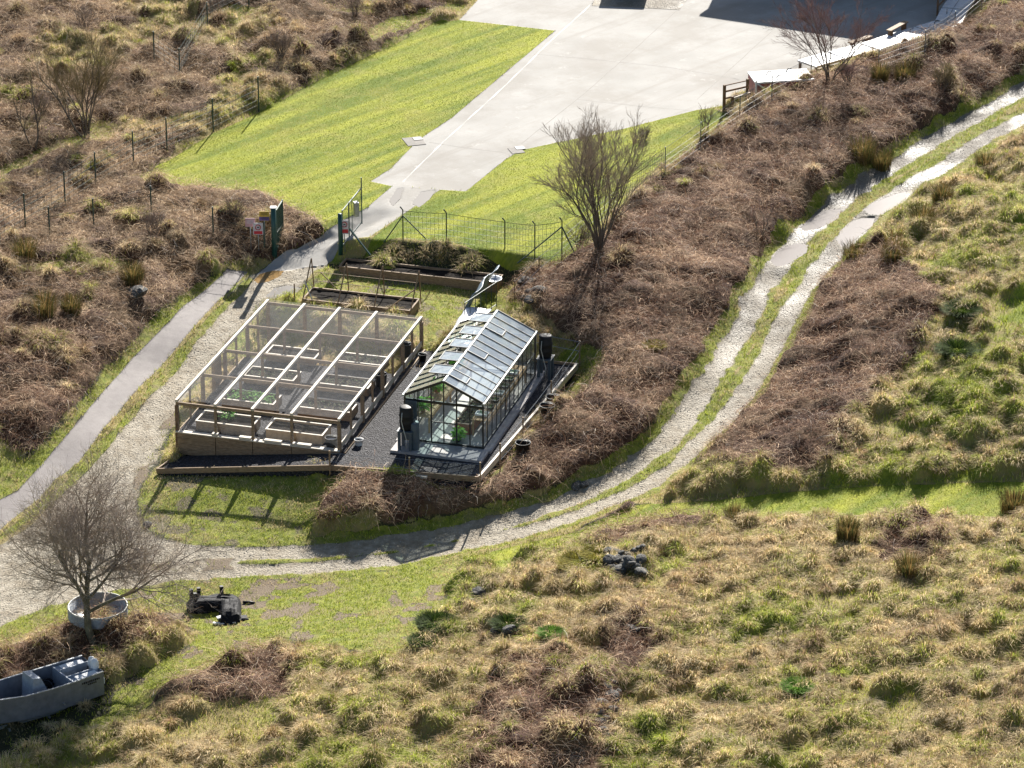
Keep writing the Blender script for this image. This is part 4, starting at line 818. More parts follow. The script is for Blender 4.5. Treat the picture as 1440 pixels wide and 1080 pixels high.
# ================================================================ upper right: red tank, low walkway roofs, benches, store building
ORD = ['first','second','third','fourth','fifth','sixth','seventh','eighth','ninth','tenth','eleventh','twelfth']
def upper_right():
    p = P3(1062,142); t = thing('red_container', 'faded red open sided container with a glossy white top at the end of the walkway', 'container', p, math.atan2(1.8,3.3)*.35)
    MB().box((1.65,.9,.5), (3.3,1.8,1.0)).build('body', 'red', t); MB().box((1.65,.9,1.045), (3.36,1.86,.09)).build('lid', 'gloss', t)
    MB().bar((.1,-.03,1.0), (1.0,-.03,.35), .07).build('strap', 'whitep', t); MB().bar((.02,-.03,.05), (.02,-.03,1.2), .09).build('corner_post', 'whitep', t)
    for x, y in ((.9,1.2),(2.1,1.5),(1.3,.5)): MB().tube([(x,y,1.08),(x+.1,y,1.25),(x+.3,y+.05,1.23)], .03, 6).build('fitting', 'blackp', t)
    pts = [(1133,104),(1175,92),(1222,80),(1262,67),(1300,56),(1332,46),(1342,26),(1356,6),(1372,-16)]
    Q = [P3(*q) for q in pts]; n_ = 0
    for i in range(len(Q)-1):
        a, b = Q[i], Q[i+1]; L_ = (b-a).length; d = (b-a).normalized(); rz = math.atan2(d.y, d.x); m_n = max(1, int(L_/1.7))
        for k in range(m_n):
            c = a.lerp(b, (k+.03)/m_n); n_ += 1
            t = thing('deck_section', ORD[n_-1]+' glossy pale walkway section counting from the red container', 'walkway', (c.x, c.y, 1.0), rz, 'glossy walkway sections along the yard edge'); l = L_/m_n*.93; MB().bar((.06,.1,.556), (l-.06,.1,.556), .03,.01).build('seam', 'steelblue', t)
            MB().box((l/2,0,.5), (l,1.55,.10)).build('top', 'gloss', t); MB().bar((.04,-.8,.53), (l-.04,-.8,.53), .06,.14).build('edge_beam', 'wood', t)
            for x in (.1, l-.1):
                for y in (-.65, .65): MB().box((x,y,.22), (.12,.12,.46)).build('leg', 'brown_wood', t)
            m = MB(); m.tube([(l*.6,.3,.56),(l*.6,.3,.68),(l*.75,.35,.70)], .03, 6); m.build('fitting', 'steelblue', t)
    for k, (a, b, h, lb) in enumerate((((1196,76),(1222,67),.62,'low dark timber bench on the yard by the birch tree'), ((1250,64),(1272,52),.85,'taller dark timber bench at the edge of the shadow on the yard'))):
        p, q = P3(*a), P3(*b); d = q-p; t = thing('timber_bench', lb, 'bench', (p.x,p.y,1.0), math.atan2(d.y,d.x)); L_ = d.length
        MB().box((L_/2,0,h), (L_+.2,.32,.07)).build('seat', 'old_wood', t)
        for x in (.15, L_-.15): MB().box((x,0,h/2), (.12,.28,h-.07)).build('leg', 'brown_wood', t)
    p = P3(1018,157); q = P3(1050,142); d = q-p; t = thing('timber_barrier', 'brown timber barrier of rails and posts at the end of the red container', 'barrier', p, math.atan2(d.y,d.x)); L_ = d.length
    for x, h in ((0,1.55),(L_,1.6),(.18,1.0),(L_-.25,1.0)): MB().box((x,0 if h > 1.2 else -.5,h/2), (.13,.13,h)).build('post', 'brown_wood', t)
    for z in (.75,1.15,1.5): MB().bar((0,.02,z), (L_,.02,z), .05,.10 if z < 1.4 else .05).build('rail', 'brown_wood', t)
    MB().bar((.18,-.5,.85), (L_-.2,-.5,.95), .05,.12).build('rail', 'wood', t); MB().bar((.1,-.45,.9), (.9,-.8,.1), .06).build('brace', 'wood', t)
    MB().box((L_/2,-.5,.1), (L_,.9,.2)).build('step', 'brown_wood', t)
    p, q = P3(1318,24), P3(1346,-4); d = q-p; t = thing('handrail', 'dark double handrail along the yard side of the walkway in the far corner', 'handrail', (p.x,p.y,1.0), math.atan2(d.y,d.x)); L_ = d.length
    for z in (.6,1.0): MB().bar((0,0,z), (L_,0,z), .06,.09).build('rail', 'brown_wood', t)
    for x in (0, L_*.5, L_): MB().box((x,0,.5), (.1,.1,1.0)).build('post', 'brown_wood', t)
    wirefence('chain link fence with a pale top rail behind the walkway in the far right corner', [P3(1235,100), P3(1300,78), P3(1342,50), P3(1380,18), P3(1420,-20)], 1.5, name='chain_link_fence', post='steelblue', pw=.045, wires=(.98,), wr=.010, wm='steelblue', mesh=.14)
    # store building just outside the frame: only its shadow falls into the picture
    def sh(px, py, hh): x, y = UZ(px, py, 1.0); k = hh/math.tan(SUN_EL); return (float(x)+math.sin(SUN_AZ)*k, float(y)+math.cos(SUN_AZ)*k)
    hh = 6.0; a = sh(983,23,hh); b = sh(1100,50,hh+1.0); c = sh(1250,63,hh)
    dx, dy = c[0]-a[0], c[1]-a[1]; L_ = math.hypot(dx, dy); rz = math.atan2(dy, dx)
    t = thing('store_building', 'large pale store building beyond the yard', 'building', (a[0], a[1], 1.0), rz)
    ga = (b[0]-a[0])*math.cos(rz)+(b[1]-a[1])*math.sin(rz); gb = -(b[0]-a[0])*math.sin(rz)+(b[1]-a[1])*math.cos(rz)
    m = MB(); P = [(0,.3),(L_+3.0,.3),(L_+3.0,20),(0.3,20)]
    m.prism([(.25,.25),(L_+3.0,.25),(L_+3.0,16),(.25,16)], -.5, hh-.3); m.build('wall', 'wall', t)
    m = MB(); W_ = L_+3.0; m.add([(0,0,hh-.25),(W_,0,hh-.25),(W_,16.2,hh-.25),(0,16.2,hh-.25),(0,0,hh),(W_,0,hh),(W_,16.2,hh),(0,16.2,hh),(2.2,8,hh+2.6),(W_-2,8,hh+2.6)], [(3,2,1,0),(0,1,5,4),(1,2,6,5),(2,3,7,6),(3,0,4,7),(4,5,9,8),(5,6,9),(6,7,8,9),(7,4,8)]); m.build('roof', 'roofs', t)
    for k in range(3): MB().box((3+k*4.2,.2,2.5), (1.4,.08,1.5)).build('window', 'alu', t)
    # dark skip added out of view so its shadow reaches the yard
    x, y = UZ(884,-9,1.0); t = thing('unseen_skip', 'unseen dark skip added past the far edge of the yard for its shadow', 'skip', (float(x),float(y),1.0), -.12)
    m = MB(); lo = [(-1.1,-.2,.12),(1.1,-.2,.12),(1.1,1.6,.12),(-1.1,1.6,.12)]; hi = [(-1.3,-.7,1.2),(1.3,-.7,1.2),(1.3,2.1,1.2),(-1.3,2.1,1.2)]; m.add(lo+hi, [(3,2,1,0),(0,1,5,4),(1,2,6,5),(2,3,7,6),(3,0,4,7)]); m.build('body', 'dark', t)
    m = MB()
    for i in range(4): m.bar(hi[i], hi[(i+1)%4], .1)
    m.build('rim', 'dark', t)
M['gloss'] = mat('glossy_pale_boards', (.66,.68,.70), (.5,.52,.55), 3, .22, .6, bmp=.15)
upper_right()
# ================================================================ stones
def rock_mesh(seed, sub=3):
    import bmesh
    bm = bmesh.new(); bmesh.ops.create_icosphere(bm, subdivisions=sub, radius=1); r = np.random.default_rng(seed); ax = r.normal(size=(9,3)); ax /= np.linalg.norm(ax,axis=1)[:,None]; c = r.uniform(.55,.95,9)
    for v in bm.verts:
        p = np.array(v.co); 
        for a, k in zip(ax, c):
            d = p@a
            if d > k: p = p-a*(d-k)
        v.co = p*(1+.05*math.sin(9*p[0]+seed)*math.cos(8*p[1]))
    me = bpy.data.meshes.new('stone'); bm.to_mesh(me); bm.free(); me.materials.append(M['rock']); return me
RM = [rock_mesh(k, 3) for k in range(5)]
def stone(px, py, s, label, group=None, k=0, sink=.15, dz=0):
    p = P3(px, py); o = bpy.data.objects.new('stone', RM[k % 5]); COL.objects.link(o); o.location = (p.x, p.y, p.z+s*.3-sink*s+dz); r = random.Random(px*7+py)
    o.scale = (s*r.uniform(.8,1.3), s*r.uniform(.7,1.1), s*r.uniform(.45,.75)); o.rotation_euler = (r.uniform(-.3,.3), r.uniform(-.3,.3), r.uniform(0,6)); tag(o, label, 'stone', group)
for i in range(30):
    r = random.Random(i); stone(848+r.uniform(0,56)+i % 3, 775+r.uniform(0,34), r.uniform(.16,.36), 'grey lichen spotted stone in the tumbled heap on the near hillside', 'stones of the tumbled heap', i, .1, r.uniform(0,.35))
for i in range(13):
    r = random.Random(i+50); stone(862+r.uniform(-10,10)-i*1.3, 965+i*6.2, r.uniform(.14,.30), 'stone in the short broken wall running down the near slope', 'stones of the broken wall', i, .1, .12)
stone(662,846,.62,'large flat grey rock lying in the grass below the track',None,1,.55,.0); stone(676,838,.42,'smaller rock touching the upper end of the large flat rock',None,2,.3,.1)
stone(700,893,.42,'blocky grey rock beside a dark green cushion of moss',None,3,.2,.12); stone(716,890,.34,'small grey rock right of the blocky rock by the moss',None,4,.2,.1)
stone(194,415,.5,'pale boulder lying on the bank left of the footpath',None,0,.2,.1); stone(168,462,.38,'long narrow dark rock on the bank left of the footpath',None,1,.3); stone(812,684,.3,'grey rock at the foot of the bracken beside the track',None,2,.2); stone(822,683,.24,'pale rock just right of another at the edge of the track',None,3,.2)
stone(890,885,.35,'dark rock half hidden in dead bracken on the near hillside',None,4,.2); stone(208,738,.3,'pale stone on the grass between the two tracks',None,0,.3)
for i in range(10):
    r = random.Random(i+90); stone(738+r.uniform(-6,26), 395+r.uniform(-2,34), r.uniform(.18,.34), 'dark stone in the rubble bank beside the slack wire fence', 'stones of the rubble bank', i, .2, .1)
# ================================================================ trees
def tree(name, label, base, stems, L0, r0, levels, spread, up, kids, seed, bark='bark', twig='twig', cat='tree', jitter=.16, lean=None, lenf=.72, twn=5):
    t = thing(name, label, cat, base); big = MB(); small = MB(); R = random.Random(seed)
    def rnd(s): return Vector((R.gauss(0,s), R.gauss(0,s), R.gauss(0,s)))
    def grow(p, d, L, r, lv):
        nseg = 4 if lv < levels else 3; pts = [p]; dd = d.copy(); q = p.copy()
        for i in range(nseg):
            dd = (dd+rnd(jitter)+Vector((0,0,up))).normalized(); q = q+dd*(L/nseg); pts.append(q.copy())
        re = r*(.5 if lv < levels else .35); m = big if lv <= 1 else small
        m.tube(pts, r, 7 if lv == 0 else (5 if lv == 1 else 3), re, caps=False)
        if lv >= levels: return
        nk = kids[min(lv, len(kids)-1)]
        for k in range(nk):
            f = (.25 if lv else .35)+.75*(k+R.random())/nk; f = min(f, .99); i = min(int(f*nseg), nseg-1); fr = f*nseg-i; pp = pts[i].lerp(pts[i+1], fr); base_d = (pts[i+1]-pts[i]).normalized()
            a = R.uniform(0, 6.283); u = base_d.orthogonal().normalized(); w = base_d.cross(u); an = spread*R.uniform(.6,1.25)
            nd = base_d*math.cos(an)+(u*math.cos(a)+w*math.sin(a))*math.sin(an)
            rr = (r+(re-r)*f)*.62; grow(pp, nd.normalized(), L*lenf*R.uniform(.7,1.15)*(1.15-.45*f), max(rr, .0045), lv+1)
        grow(pts[-1], dd, L*lenf*.8, re, lv+1)
    for s in range(stems):
        a = s*2.4+R.random(); tl = (.0 if stems == 1 else R.uniform(.06,.36)); d = Vector((math.cos(a)*tl, math.sin(a)*tl, 1)).normalized()
        if lean: d = (d+Vector(lean)).normalized()
        grow(Vector((math.cos(a)*.1*(stems > 1), math.sin(a)*.1*(stems > 1), -.1)), d, L0*R.uniform(.85,1.1), r0*R.uniform(.8,1.1), 0)
    big.build('trunk', bark, t); small.build('crown', twig, t); return t
tree('bare_tree', 'large spreading bare tree with a mossy trunk beside the boat', P3(131,903), 1, 3.8, .19, 5, .85, .008, (10,7,5,5,4), 4, 'barkm', 'twigl', lenf=.84, lean=(-.2,0,0))
tree('bare_tree', 'tall many stemmed bare tree at the corner of the second lawn', P3(842,350), 14, 4.3, .05, 4, .30, .045, (6,6,5,4), 19, 'bark', 'twigl', lenf=.55)
tree('birch_tree', 'purple twigged bare birch behind the glossy walkway', P3(1166,116), 7, 3.3, .04, 4, .42, .035, (6,5,5,4), 12, 'bark', 'twigp', lenf=.60)
tree('bare_tree', 'thin straw coloured bare tree leaning left in the far bracken', P3(122,195), 6, 3.1, .06, 4, .38, .05, (6,5,4,4), 11, 'bark', 'twigy', lenf=.66, lean=(-.12,0,0))
tree('sapling', 'slender bare sapling left of the thin straw coloured tree', P3(47,208), 2, 2.9, .05, 3, .38, .06, (5,4,3), 14, 'bark', 'twigy', lenf=.5)
tree('bare_bush', 'small bare bush on the lawn near the timber barrier', P3(992,180), 6, .7, .03, 3, .5, .02, (4,3,3), 17, 'bark', 'twig', cat='bush')
tree('bare_bush', 'brown twiggy bush in the tall grass below the walkway', P3(1325,128), 12, .9, .03, 3, .4, .05, (4,3,3), 21, 'bark', 'twigy', cat='bush')
tree('bare_bush', 'tangled grey bush at the foot of the birch', P3(1192,118), 12, .8, .025, 3, .6, .0, (4,4,3), 22, 'bark', 'twigp', cat='bush')
tree('bare_bush', 'dark twiggy bush at the foot of the many stemmed tree', P3(815,352), 12, .9, .025, 3, .6, .0, (4,4,3), 23, 'bark', 'twig', cat='bush')
tree('bare_bush', 'low bramble bush on the left edge of the rising chain link fence', P3(905,195), 14, .5, .02, 2, .7, -.02, (5,4), 24, 'bark', 'twigp', cat='bush')
tree('bare_bush', 'thin bare shrub in the bracken by the inner wheel track', P3(1070,330), 3, 1.1, .03, 3, .4, .05, (4,3,3), 25, 'bark', 'twigp', cat='bush')
tree('bare_bush', 'brown bramble bush at the top edge of the big lawn', P3(395,80), 14, 1.0, .03, 3, .6, .0, (4,4,3), 26, 'bark', 'twig', cat='bush')
for k, (px, py) in enumerate(((300,20),(120,40),(500,25),(215,330),(330,310),(60,160))):
    tree('bare_bush', ('bramble bush at the top edge left of the old fence','bramble bush in the far left corner of the bracken','bramble bush above the lawn at the top edge','bramble bush in the bracken below the lower post and wire fence','dark bramble bush just left of the gate signs','dark bramble bush in the shade at the left edge of the bracken')[k], P3(px,py), 12, .8, .02, 3, .6, .0, (4,3,3), 30+k, 'bark', 'twig', cat='bush')
# ================================================================ boat and trailer, trough, tarpaulin
def boat():
    yaw = math.atan2(-.60,-.80); st = UZ(131,949,-1.22); base = Vector((float(st[0]), float(st[1]), 0)); gz = float(HX(base.x, base.y)); base.z = gz
    t = thing('boat', 'open grey aluminium workboat with a steering console, on a trailer', 'boat', base, yaw)
    zt = -.72-gz; zb = zt-1.18
    st_ = [(-.0,.86,zt,zb,.80),(1.2,.92,zt-.02,zb-.02,.84),(2.4,.94,zt,zb-.02,.84),(3.6,.90,zt+.05,zb,.76),(4.6,.70,zt+.13,zb+.05,.5),(5.3,.35,zt+.2,zb+.22,.2),(5.6,.03,zt+.24,zb+.5,.02)]
    m = MB(); n_ = len(st_)
    for sgn in (1,-1):
        vs = []; 
        for x, w, a, b, wb in st_: vs += [(x,sgn*w,a),(x,sgn*(wb+.03),b+.16),(x,sgn*wb*.7,b+.02),(x,0,b-.08)]
        m.add(vs, [tuple((4*i+k, 4*i+k+1, 4*i+k+5, 4*i+k+4)[::sgn]) for i in range(n_-1) for k in range(3)], False)
        vi = []
        for x, w, a, b, wb in st_: vi += [(x,sgn*(w-.05) if w > .1 else 0,a),(x,sgn*max(wb-.02,0),b+.33),(x,0,b+.30)]
        m.add(vi, [tuple((3*i+k, 3*i+k+3, 3*i+k+4, 3*i+k+1)[::sgn]) for i in range(n_-1) for k in range(2)], False)
    m.add([(0,.86,zt),(0,.83,zb+.3),(0,.56,zb),(0,0,zb-.08),(0,-.56,zb),(0,-.83,zb+.3),(0,-.86,zt),(0,-.3,zt),(0,-.26,zt-.3),(0,.26,zt-.3),(0,.3,zt)], [tuple(range(11))])
    m.build('hull', 'boat', t); g = MB()
    for sgn in (1,-1):
        for i in range(n_-1): a = st_[i]; b = st_[i+1]; g.bar((a[0],sgn*(a[1]-.02),a[2]+.02), (b[0],sgn*(b[1]-.02),b[2]+.02), .07,.035)
    g.build('gunwale', 'galv', t)
    MB().box((1.35,0,zt-.45), (.06,1.72,.80)).build('bulkhead', 'boatin', t)
    for sgn in (1,-1):
        MB().box((.68,sgn*.58,zt-.30), (1.25,.5,.44)).build('stern_locker', 'boatin', t); MB().box((.65,sgn*.58,zt-.065), (.95,.36,.03)).build('locker_lid', 'whitep', t); MB().box((.68,sgn*.32,zt-.1), (1.3,.03,.2)).build('locker_side', 'boatin', t)
    c = MB(); c.add([(2.35,-.42,zb+.3),(3.05,-.42,zb+.3),(3.05,.42,zb+.3),(2.35,.42,zb+.3),(2.6,-.42,zt+.36),(2.95,-.42,zt+.42),(2.95,.42,zt+.42),(2.6,.42,zt+.36),(2.35,-.42,zt-.2),(2.35,.42,zt-.2)], [(3,2,1,0),(4,5,6,7),(0,1,5,4,8),(1,2,6,5),(2,3,9,7,6),(3,0,8,9),(8,4,7,9)]); c.build('console', 'boatin', t)
    MB().lathe([(.0,-.34),(.12,-.30),(.17,-.1),(.17,.15),(.11,.30),(.0,.34)], (0.05,.25,zt+.02), 14, False).build('fender', 'whitep', t)
    MB().lathe([(.0,-.3),(.12,-.25),(.15,0),(.11,.25),(.0,.3)], (-.02,-.12,zt-.02), 14, False).build('fender', 'whitep', t)
    MB().tube([(3.9,.35,zb+.45),(4.3,.30,zb+.48)], .13, 10).build('float', 'whitep', t)
    for x, y, l, a in ((4.2,-.3,1.3,.2),(3.9,-.45,1.2,.1),(4.0,-.1,1.4,.35)): MB().bar((x-l/2,y-a,zb+.42), (x+l/2,y+a,zb+.45), .12,.04).build('plank', 'whitep', t)
    MB().bar((-.03,.55,zt-.05),(-.12,.55,zt-.45),.1).build('transom_bracket', 'galv', t); MB().box((-.06,.6,zt-.5), (.12,.2,.25)).build('trim_tab', 'whitep', t)
    for k in range(10):                                                   # registration lettering on the near side
        x = .25+k*.085; MB().box((x,.898+.002*k,zt-.19-.0*k), (.05,.012,.085 if k % 3 else .06)).build('lettering', 'blackp', t)
    for k in range(5): MB().box((.4+k*.085,.895,zt-.31), (.05,.012,.06)).build('lettering', 'blackp', t)
    t = thing('boat_trailer', 'dark road trailer under the grey workboat', 'trailer', base, yaw)
    for sgn in (1,-1): MB().bar((.2,sgn*.55,zb-.14),(5.2,sgn*.25,zb-.12),.08,.12).build('frame_rail', 'galv', t)
    for x in (.6,2.4,4.2): MB().bar((x,-.6,zb-.2),(x,.6,zb-.2),.07,.09).build('cross_member', 'galv', t)
    MB().bar((4.8,0,zb-.12),(6.6,0,zb-.2),.1,.1).build('drawbar', 'galv', t); MB().bar((1.9,-.98,.3),(1.9,.98,.3),.06).build('axle', 'galv', t)
    for sgn in (1,-1):
        w = bpy.data.objects.new('wheel', None); m = MB(); cy = sgn*.60
        prof = [(.17,-.09),(.29,-.10),(.32,-.06),(.32,.06),(.29,.10),(.17,.09)]; vs = []; nn = 24
        for r_, y in prof: vs += [(1.9+r_*math.cos(6.2832*k/nn), cy+y, .32+r_*math.sin(6.2832*k/nn)) for k in range(nn)]
        m.add(vs, [(i*nn+k, i*nn+(k+1)%nn, (i+1)*nn+(k+1)%nn, (i+1)*nn+k) for i in range(5) for k in range(nn)], True); wh = m.build('wheel', 'tyre', t)
        MB().add([(1.9+.17*math.cos(6.2832*k/nn), cy+sgn*.05, .32+.17*math.sin(6.2832*k/nn)) for k in range(nn)], [tuple(range(nn))]).build('rim', 'galv', wh)
        q = MB(); q.tube([(1.9+.42*math.cos(a), cy, .34+.42*math.sin(a)) for a in [.1+.42*k for k in range(8)]], .05, 4); q.build('mudguard', 'blackp', t)
boat()
def trough():
    p = P3(138,866); t = thing('feed_ring', 'round ribbed galvanised tank lying behind the large bare tree', 'tank', p, 0.1); prof = []
    for k in range(33): z = .0+.45*k/32; prof.append((1.2+.035*math.sin(k*math.pi/2), z))
    prof += [(1.17,.45),(1.15,.05),(.0,.05)]; MB().lathe(prof, (0,0,0), 40, False).build('shell', 'galv', t); MB().tube([(1.21*math.cos(a), 1.21*math.sin(a), .46) for a in [6.2832*k/40 for k in range(41)]], .035, 6).build('rim', 'gutter', t)
    MB().box((-.2,.1,.15), (.5,.35,.2), .4).build('contents', 'brown_wood', t)
trough()
def tarp():
    p = P3(305,868); t = thing('covered_machine', 'black plastic wrapped machine parts lying on the grass by the track', 'machine', p, 0)
    r = np.random.default_rng(4)
    def lump(nm, c, d, rz, sd):
        m = MB(); n_ = 14; X = []
        for i in range(n_):
            for j in range(n_):
                u = -1+2*i/(n_-1); v = -1+2*j/(n_-1); q = max(0, 1-max(abs(u),abs(v))**5); X.append((u*d[0]/2, v*d[1]/2, d[2]*q*(.75+.4*float(noise(np.array(u*2+sd),np.array(v*2),.7,sd)))))
        m.add([(c[0]+x*math.cos(rz)-y*math.sin(rz), c[1]+x*math.sin(rz)+y*math.cos(rz), c[2]+z) for x, y, z in X], [(i*n_+j, i*n_+j+1, (i+1)*n_+j+1, (i+1)*n_+j) for i in range(n_-1) for j in range(n_-1)]); m.build(nm, 'tarp', t)
    lump('cover', (-.2,1.0,-.05), (2.3,1.1,.5), .1, 1); lump('cover', (.55,.2,-.05), (1.0,2.2,.55), .1, 2); lump('skirt', (.8,-.5,-.05), (1.4,.7,.3), .4, 3)
    for x, y in ((-1.15,1.2),(-.85,1.35),(.1,1.5),(-.95,.85)): MB().box((x,y,.45), (.14,.14,.5), .3).build('bracket', 'blackp', t)
    MB().bar((.05,-.55,.25), (.55,-.35,.32), .2,.05).build('torn_flap', 'whitep', t); MB().bar((-.1,-.75,.12), (.6,-.85,.12), .12,.06).build('torn_flap', 'whitep', t); MB().box((.75,-.75,.12), (.2,.14,.1)).build('torn_flap', 'whitep', t)
    MB().tube([(1.0,1.3,.05),(1.3,1.25,.08),(1.5,1.22,.04)], .05, 6).build('pipe', 'blackp', t)
tarp()
# ================================================================ vegetation
def wv(V, F, C, name, label, cat, mt): 
    o = link(name, npmesh(name, V, F, C), mt); return tag(o, label, cat, kind='stuff')
def cat_(L): 
    off = 0; Vs, Fs, Cs = [], [], []
    for V, F, C in L: Vs.append(V); Fs.append(F+off); Cs.append(C); off += len(V)
    return np.concatenate(Vs), np.concatenate(Fs), np.concatenate(Cs)
STRAW = np.array([.80,.64,.37]); TAN = np.array([.48,.34,.17]); GR = np.array([.23,.30,.024]); GR2 = np.array([.46,.49,.06]); RED = np.array([.42,.26,.15]); DK = np.array([.10,.075,.04])
def tussocks():
    nb_ = 165; n0 = len(bx); z = HX(bx, by)
    r = rng; B = np.repeat(np.arange(n0), nb_); n_ = len(B)
    a = r.uniform(0, 6.283, n_); rad = np.sqrt(r.random(n_))*br[B]*.85; x = bx[B]+np.cos(a)*rad; y = by[B]+np.sin(a)*rad; z0 = HX(x, y)-.03
    a2 = a+r.normal(0, .6, n_); L = (.20+.34*r.random(n_))*(.7+br[B]*.9); out = np.stack([np.cos(a2), np.sin(a2)], 1); q = .25+.55*rad/br[B]+r.normal(0,.12,n_)
    p0 = np.stack([x, y, z0], 1); p1 = p0.copy(); p1[:,:2] += out*(L*q*.45)[:,None]; p1[:,2] += L*.55*(1.1-q*.5); p2 = p0.copy(); p2[:,:2] += out*(L*q*1.25)[:,None]; p2[:,2] += L*.75*(1.05-q)
    P = np.stack([p0, p1, p2], 1); s = np.stack([-np.sin(a2), np.cos(a2), 0*a2], 1); w = np.stack([.005+.003*r.random(n_), .0045+.003*r.random(n_), .0015+0*a2], 1)
    g = wat(TGREEN, bx, by)-.10+r.normal(0,.2,n0); gb = (g[B]+r.normal(0,.22,n_)); gb = sstep(.35,.62, gb)[:,None]
    mixb = r.random((n_,1)); pm = r.random(n0)[B][:,None]; dry = STRAW*mixb+TAN*(1-mixb); dry = np.where(pm < .2, dry*.35+RED*.55, np.where(pm > .82, dry*.9+.08, dry)); gree = GR2*mixb+GR*(1-mixb); C = dry*(1-gb)+gree*gb; C *= r.uniform(.65,1.3,(n_,1))*(r.uniform(.65,1.2,n0)[B][:,None])
    V, F, C = ribbons(P, s, w, C); wv(V, F, C, 'tussock_grass', 'straw and green tussocky grass covering the rough hillside', 'grass', 'blade')
tussocks()
def sward():
    x, y = scatter(1500000); pk = wat(GRASS,x,y)*.9+wat(TUSS,x,y)*.6+wat(DARKG,x,y)*.5+wat(LAWN,x,y)*.0+wat(MUD,x,y)*.15; k = (rng.random(len(x)) < pk)&(noise(x,y,.8,44,2) > .25); x = x[k]; y = y[k]; n_ = len(x)
    k = n_ > 430000; x = x[:430000]; y = y[:430000]; n_ = len(x); z = HX(x,y)-.01; a = rng.uniform(0,6.283,n_); tus = wat(TUSS,x,y); L = (.07+.07*rng.random(n_))*(1+.9*tus); q = rng.uniform(.3,1.1,n_)
    P = np.stack([np.stack([x,y,z],1), np.stack([x+np.cos(a)*L*q, y+np.sin(a)*L*q, z+L*(1.1-.5*q)],1)],1); s = np.stack([-np.sin(a),np.cos(a),0*a],1); w = np.stack([.013+0*a,.004+0*a],1)
    g = np.where(tus > .5, sstep(.3,.6,wat(TGREEN,x,y)+.24+rng.normal(0,.2,n_)), sstep(.2,.6, .50+1.5*(noise(x,y,1.3,61,3)-.5)+rng.normal(0,.15,n_)))[:,None]; mb = rng.random((n_,1))
    C = (STRAW*mb+TAN*(1-mb))*(1-g)+(GR2*mb+GR*(1-mb))*g; C = C*rng.uniform(.75,1.25,(n_,1))
    V, F, C = ribbons(P, s, w, C); wv(V, F, C, 'short_grass', 'short rough green grass on the verges and garden', 'grass', 'blade')
sward()
def lawn_blades():
    x, y = scatter(1500000); k = rng.random(len(x)) < wat(LAWN,x,y); x = x[k][:260000]; y = y[k][:260000]; n_ = len(x); z = HX(x,y); a = rng.uniform(0,6.283,n_); L = .022+.028*rng.random(n_); q = rng.uniform(.3,1.2,n_)
    P = np.stack([np.stack([x,y,z],1), np.stack([x+np.cos(a)*L*q, y+np.sin(a)*L*q, z+L*(1.1-.5*q)],1)],1); s = np.stack([-np.sin(a),np.cos(a),0*a],1); w = np.stack([.013+0*a,.004+0*a],1)
    ca_, sa__ = math.cos(.85), math.sin(.85); g = (.6*sstep(.35,.65,noise((x*ca_+y*sa__)*.06,(-x*sa__+y*ca_)*.9,1.0,71,3))+.4*sstep(.35,.65,noise(x,y,1.6,72,3)))[:,None]; C = (np.array([.16,.215,.012])*(1-g)+np.array([.46,.46,.055])*g)*(1-.45*sstep(.55,.75,noise(x,y,2.6,75,3)))[:,None]+np.array([.36,.30,.09])*.45*sstep(.55,.75,noise(x,y,2.6,75,3))[:,None]; C = C*rng.uniform(.7,1.25,(n_,1))
    V, F, C = ribbons(P, s, w, C); wv(V, F, C, 'lawn_grass', 'bright mown lawn grass', 'grass', 'blade')
lawn_blades()
def bracken():
    x, y = scatter(1500000); pk = wat(BRK,x,y)*(.35+.65*sstep(.3,.5,noise(x,y,1.1,83,3))); k = rng.random(len(x)) < pk; x = x[k]; y = y[k]; n_ = min(len(x), 420000); x = x[:n_]; y = y[:n_]; r = rng
    cl = noise(x,y,1.8,81,3); cl2 = noise(x,y,.7,82,2); z = HX(x,y)+r.random(n_)**1.4*(.14+.40*cl2); a = r.uniform(0,6.283,n_); L = .35+1.0*r.random(n_)**1.5; el = r.normal(.12,.4,n_); bend = r.normal(0,.9,n_)
    pts = [np.stack([x,y,z],1)]
    for k_ in range(3):
        aa = a+bend*k_/2; ee = el-.45*k_; st = L/3; pts.append(pts[-1]+np.stack([np.cos(aa)*np.cos(ee)*st, np.sin(aa)*np.cos(ee)*st, np.sin(ee)*st],1))
    P = np.stack(pts,1); s = np.stack([-np.sin(a),np.cos(a),r.normal(0,.5,n_)],1); s /= np.linalg.norm(s,axis=1)[:,None]; w0 = .0035+.0055*r.random(n_)**2; w = np.stack([w0,w0,w0*.8,w0*.4],1)
    t = (.55*cl+.45*r.random(n_))[:,None]; pal = np.array([[.035,.015,.009],[.13,.055,.030],[.29,.15,.085],[.68,.48,.31]]); f = np.clip(t*2.3-.46+r.normal(0,.18,(n_,1)),0,1)*3; i = np.clip(f.astype(int),0,2)[:,0]; fr = f-i[:,None]
    C = pal[i]*(1-fr)+pal[i+1]*fr; left = (sstep(0,-12,x)*sstep(150,175,y))[:,None]; C = C*(1-.5*left)+(C*.6+STRAW*.5)*left*.5; k2 = r.random(n_) < .03; C[k2] = np.array([.70,.60,.48]); C *= r.uniform(.75,1.2,(n_,1))
    V, F, C = ribbons(P, s, w, C); wv(V, F, C, 'dead_bracken', 'tangled brown dead bracken and bramble stalks', 'bracken', 'stalk')
bracken()
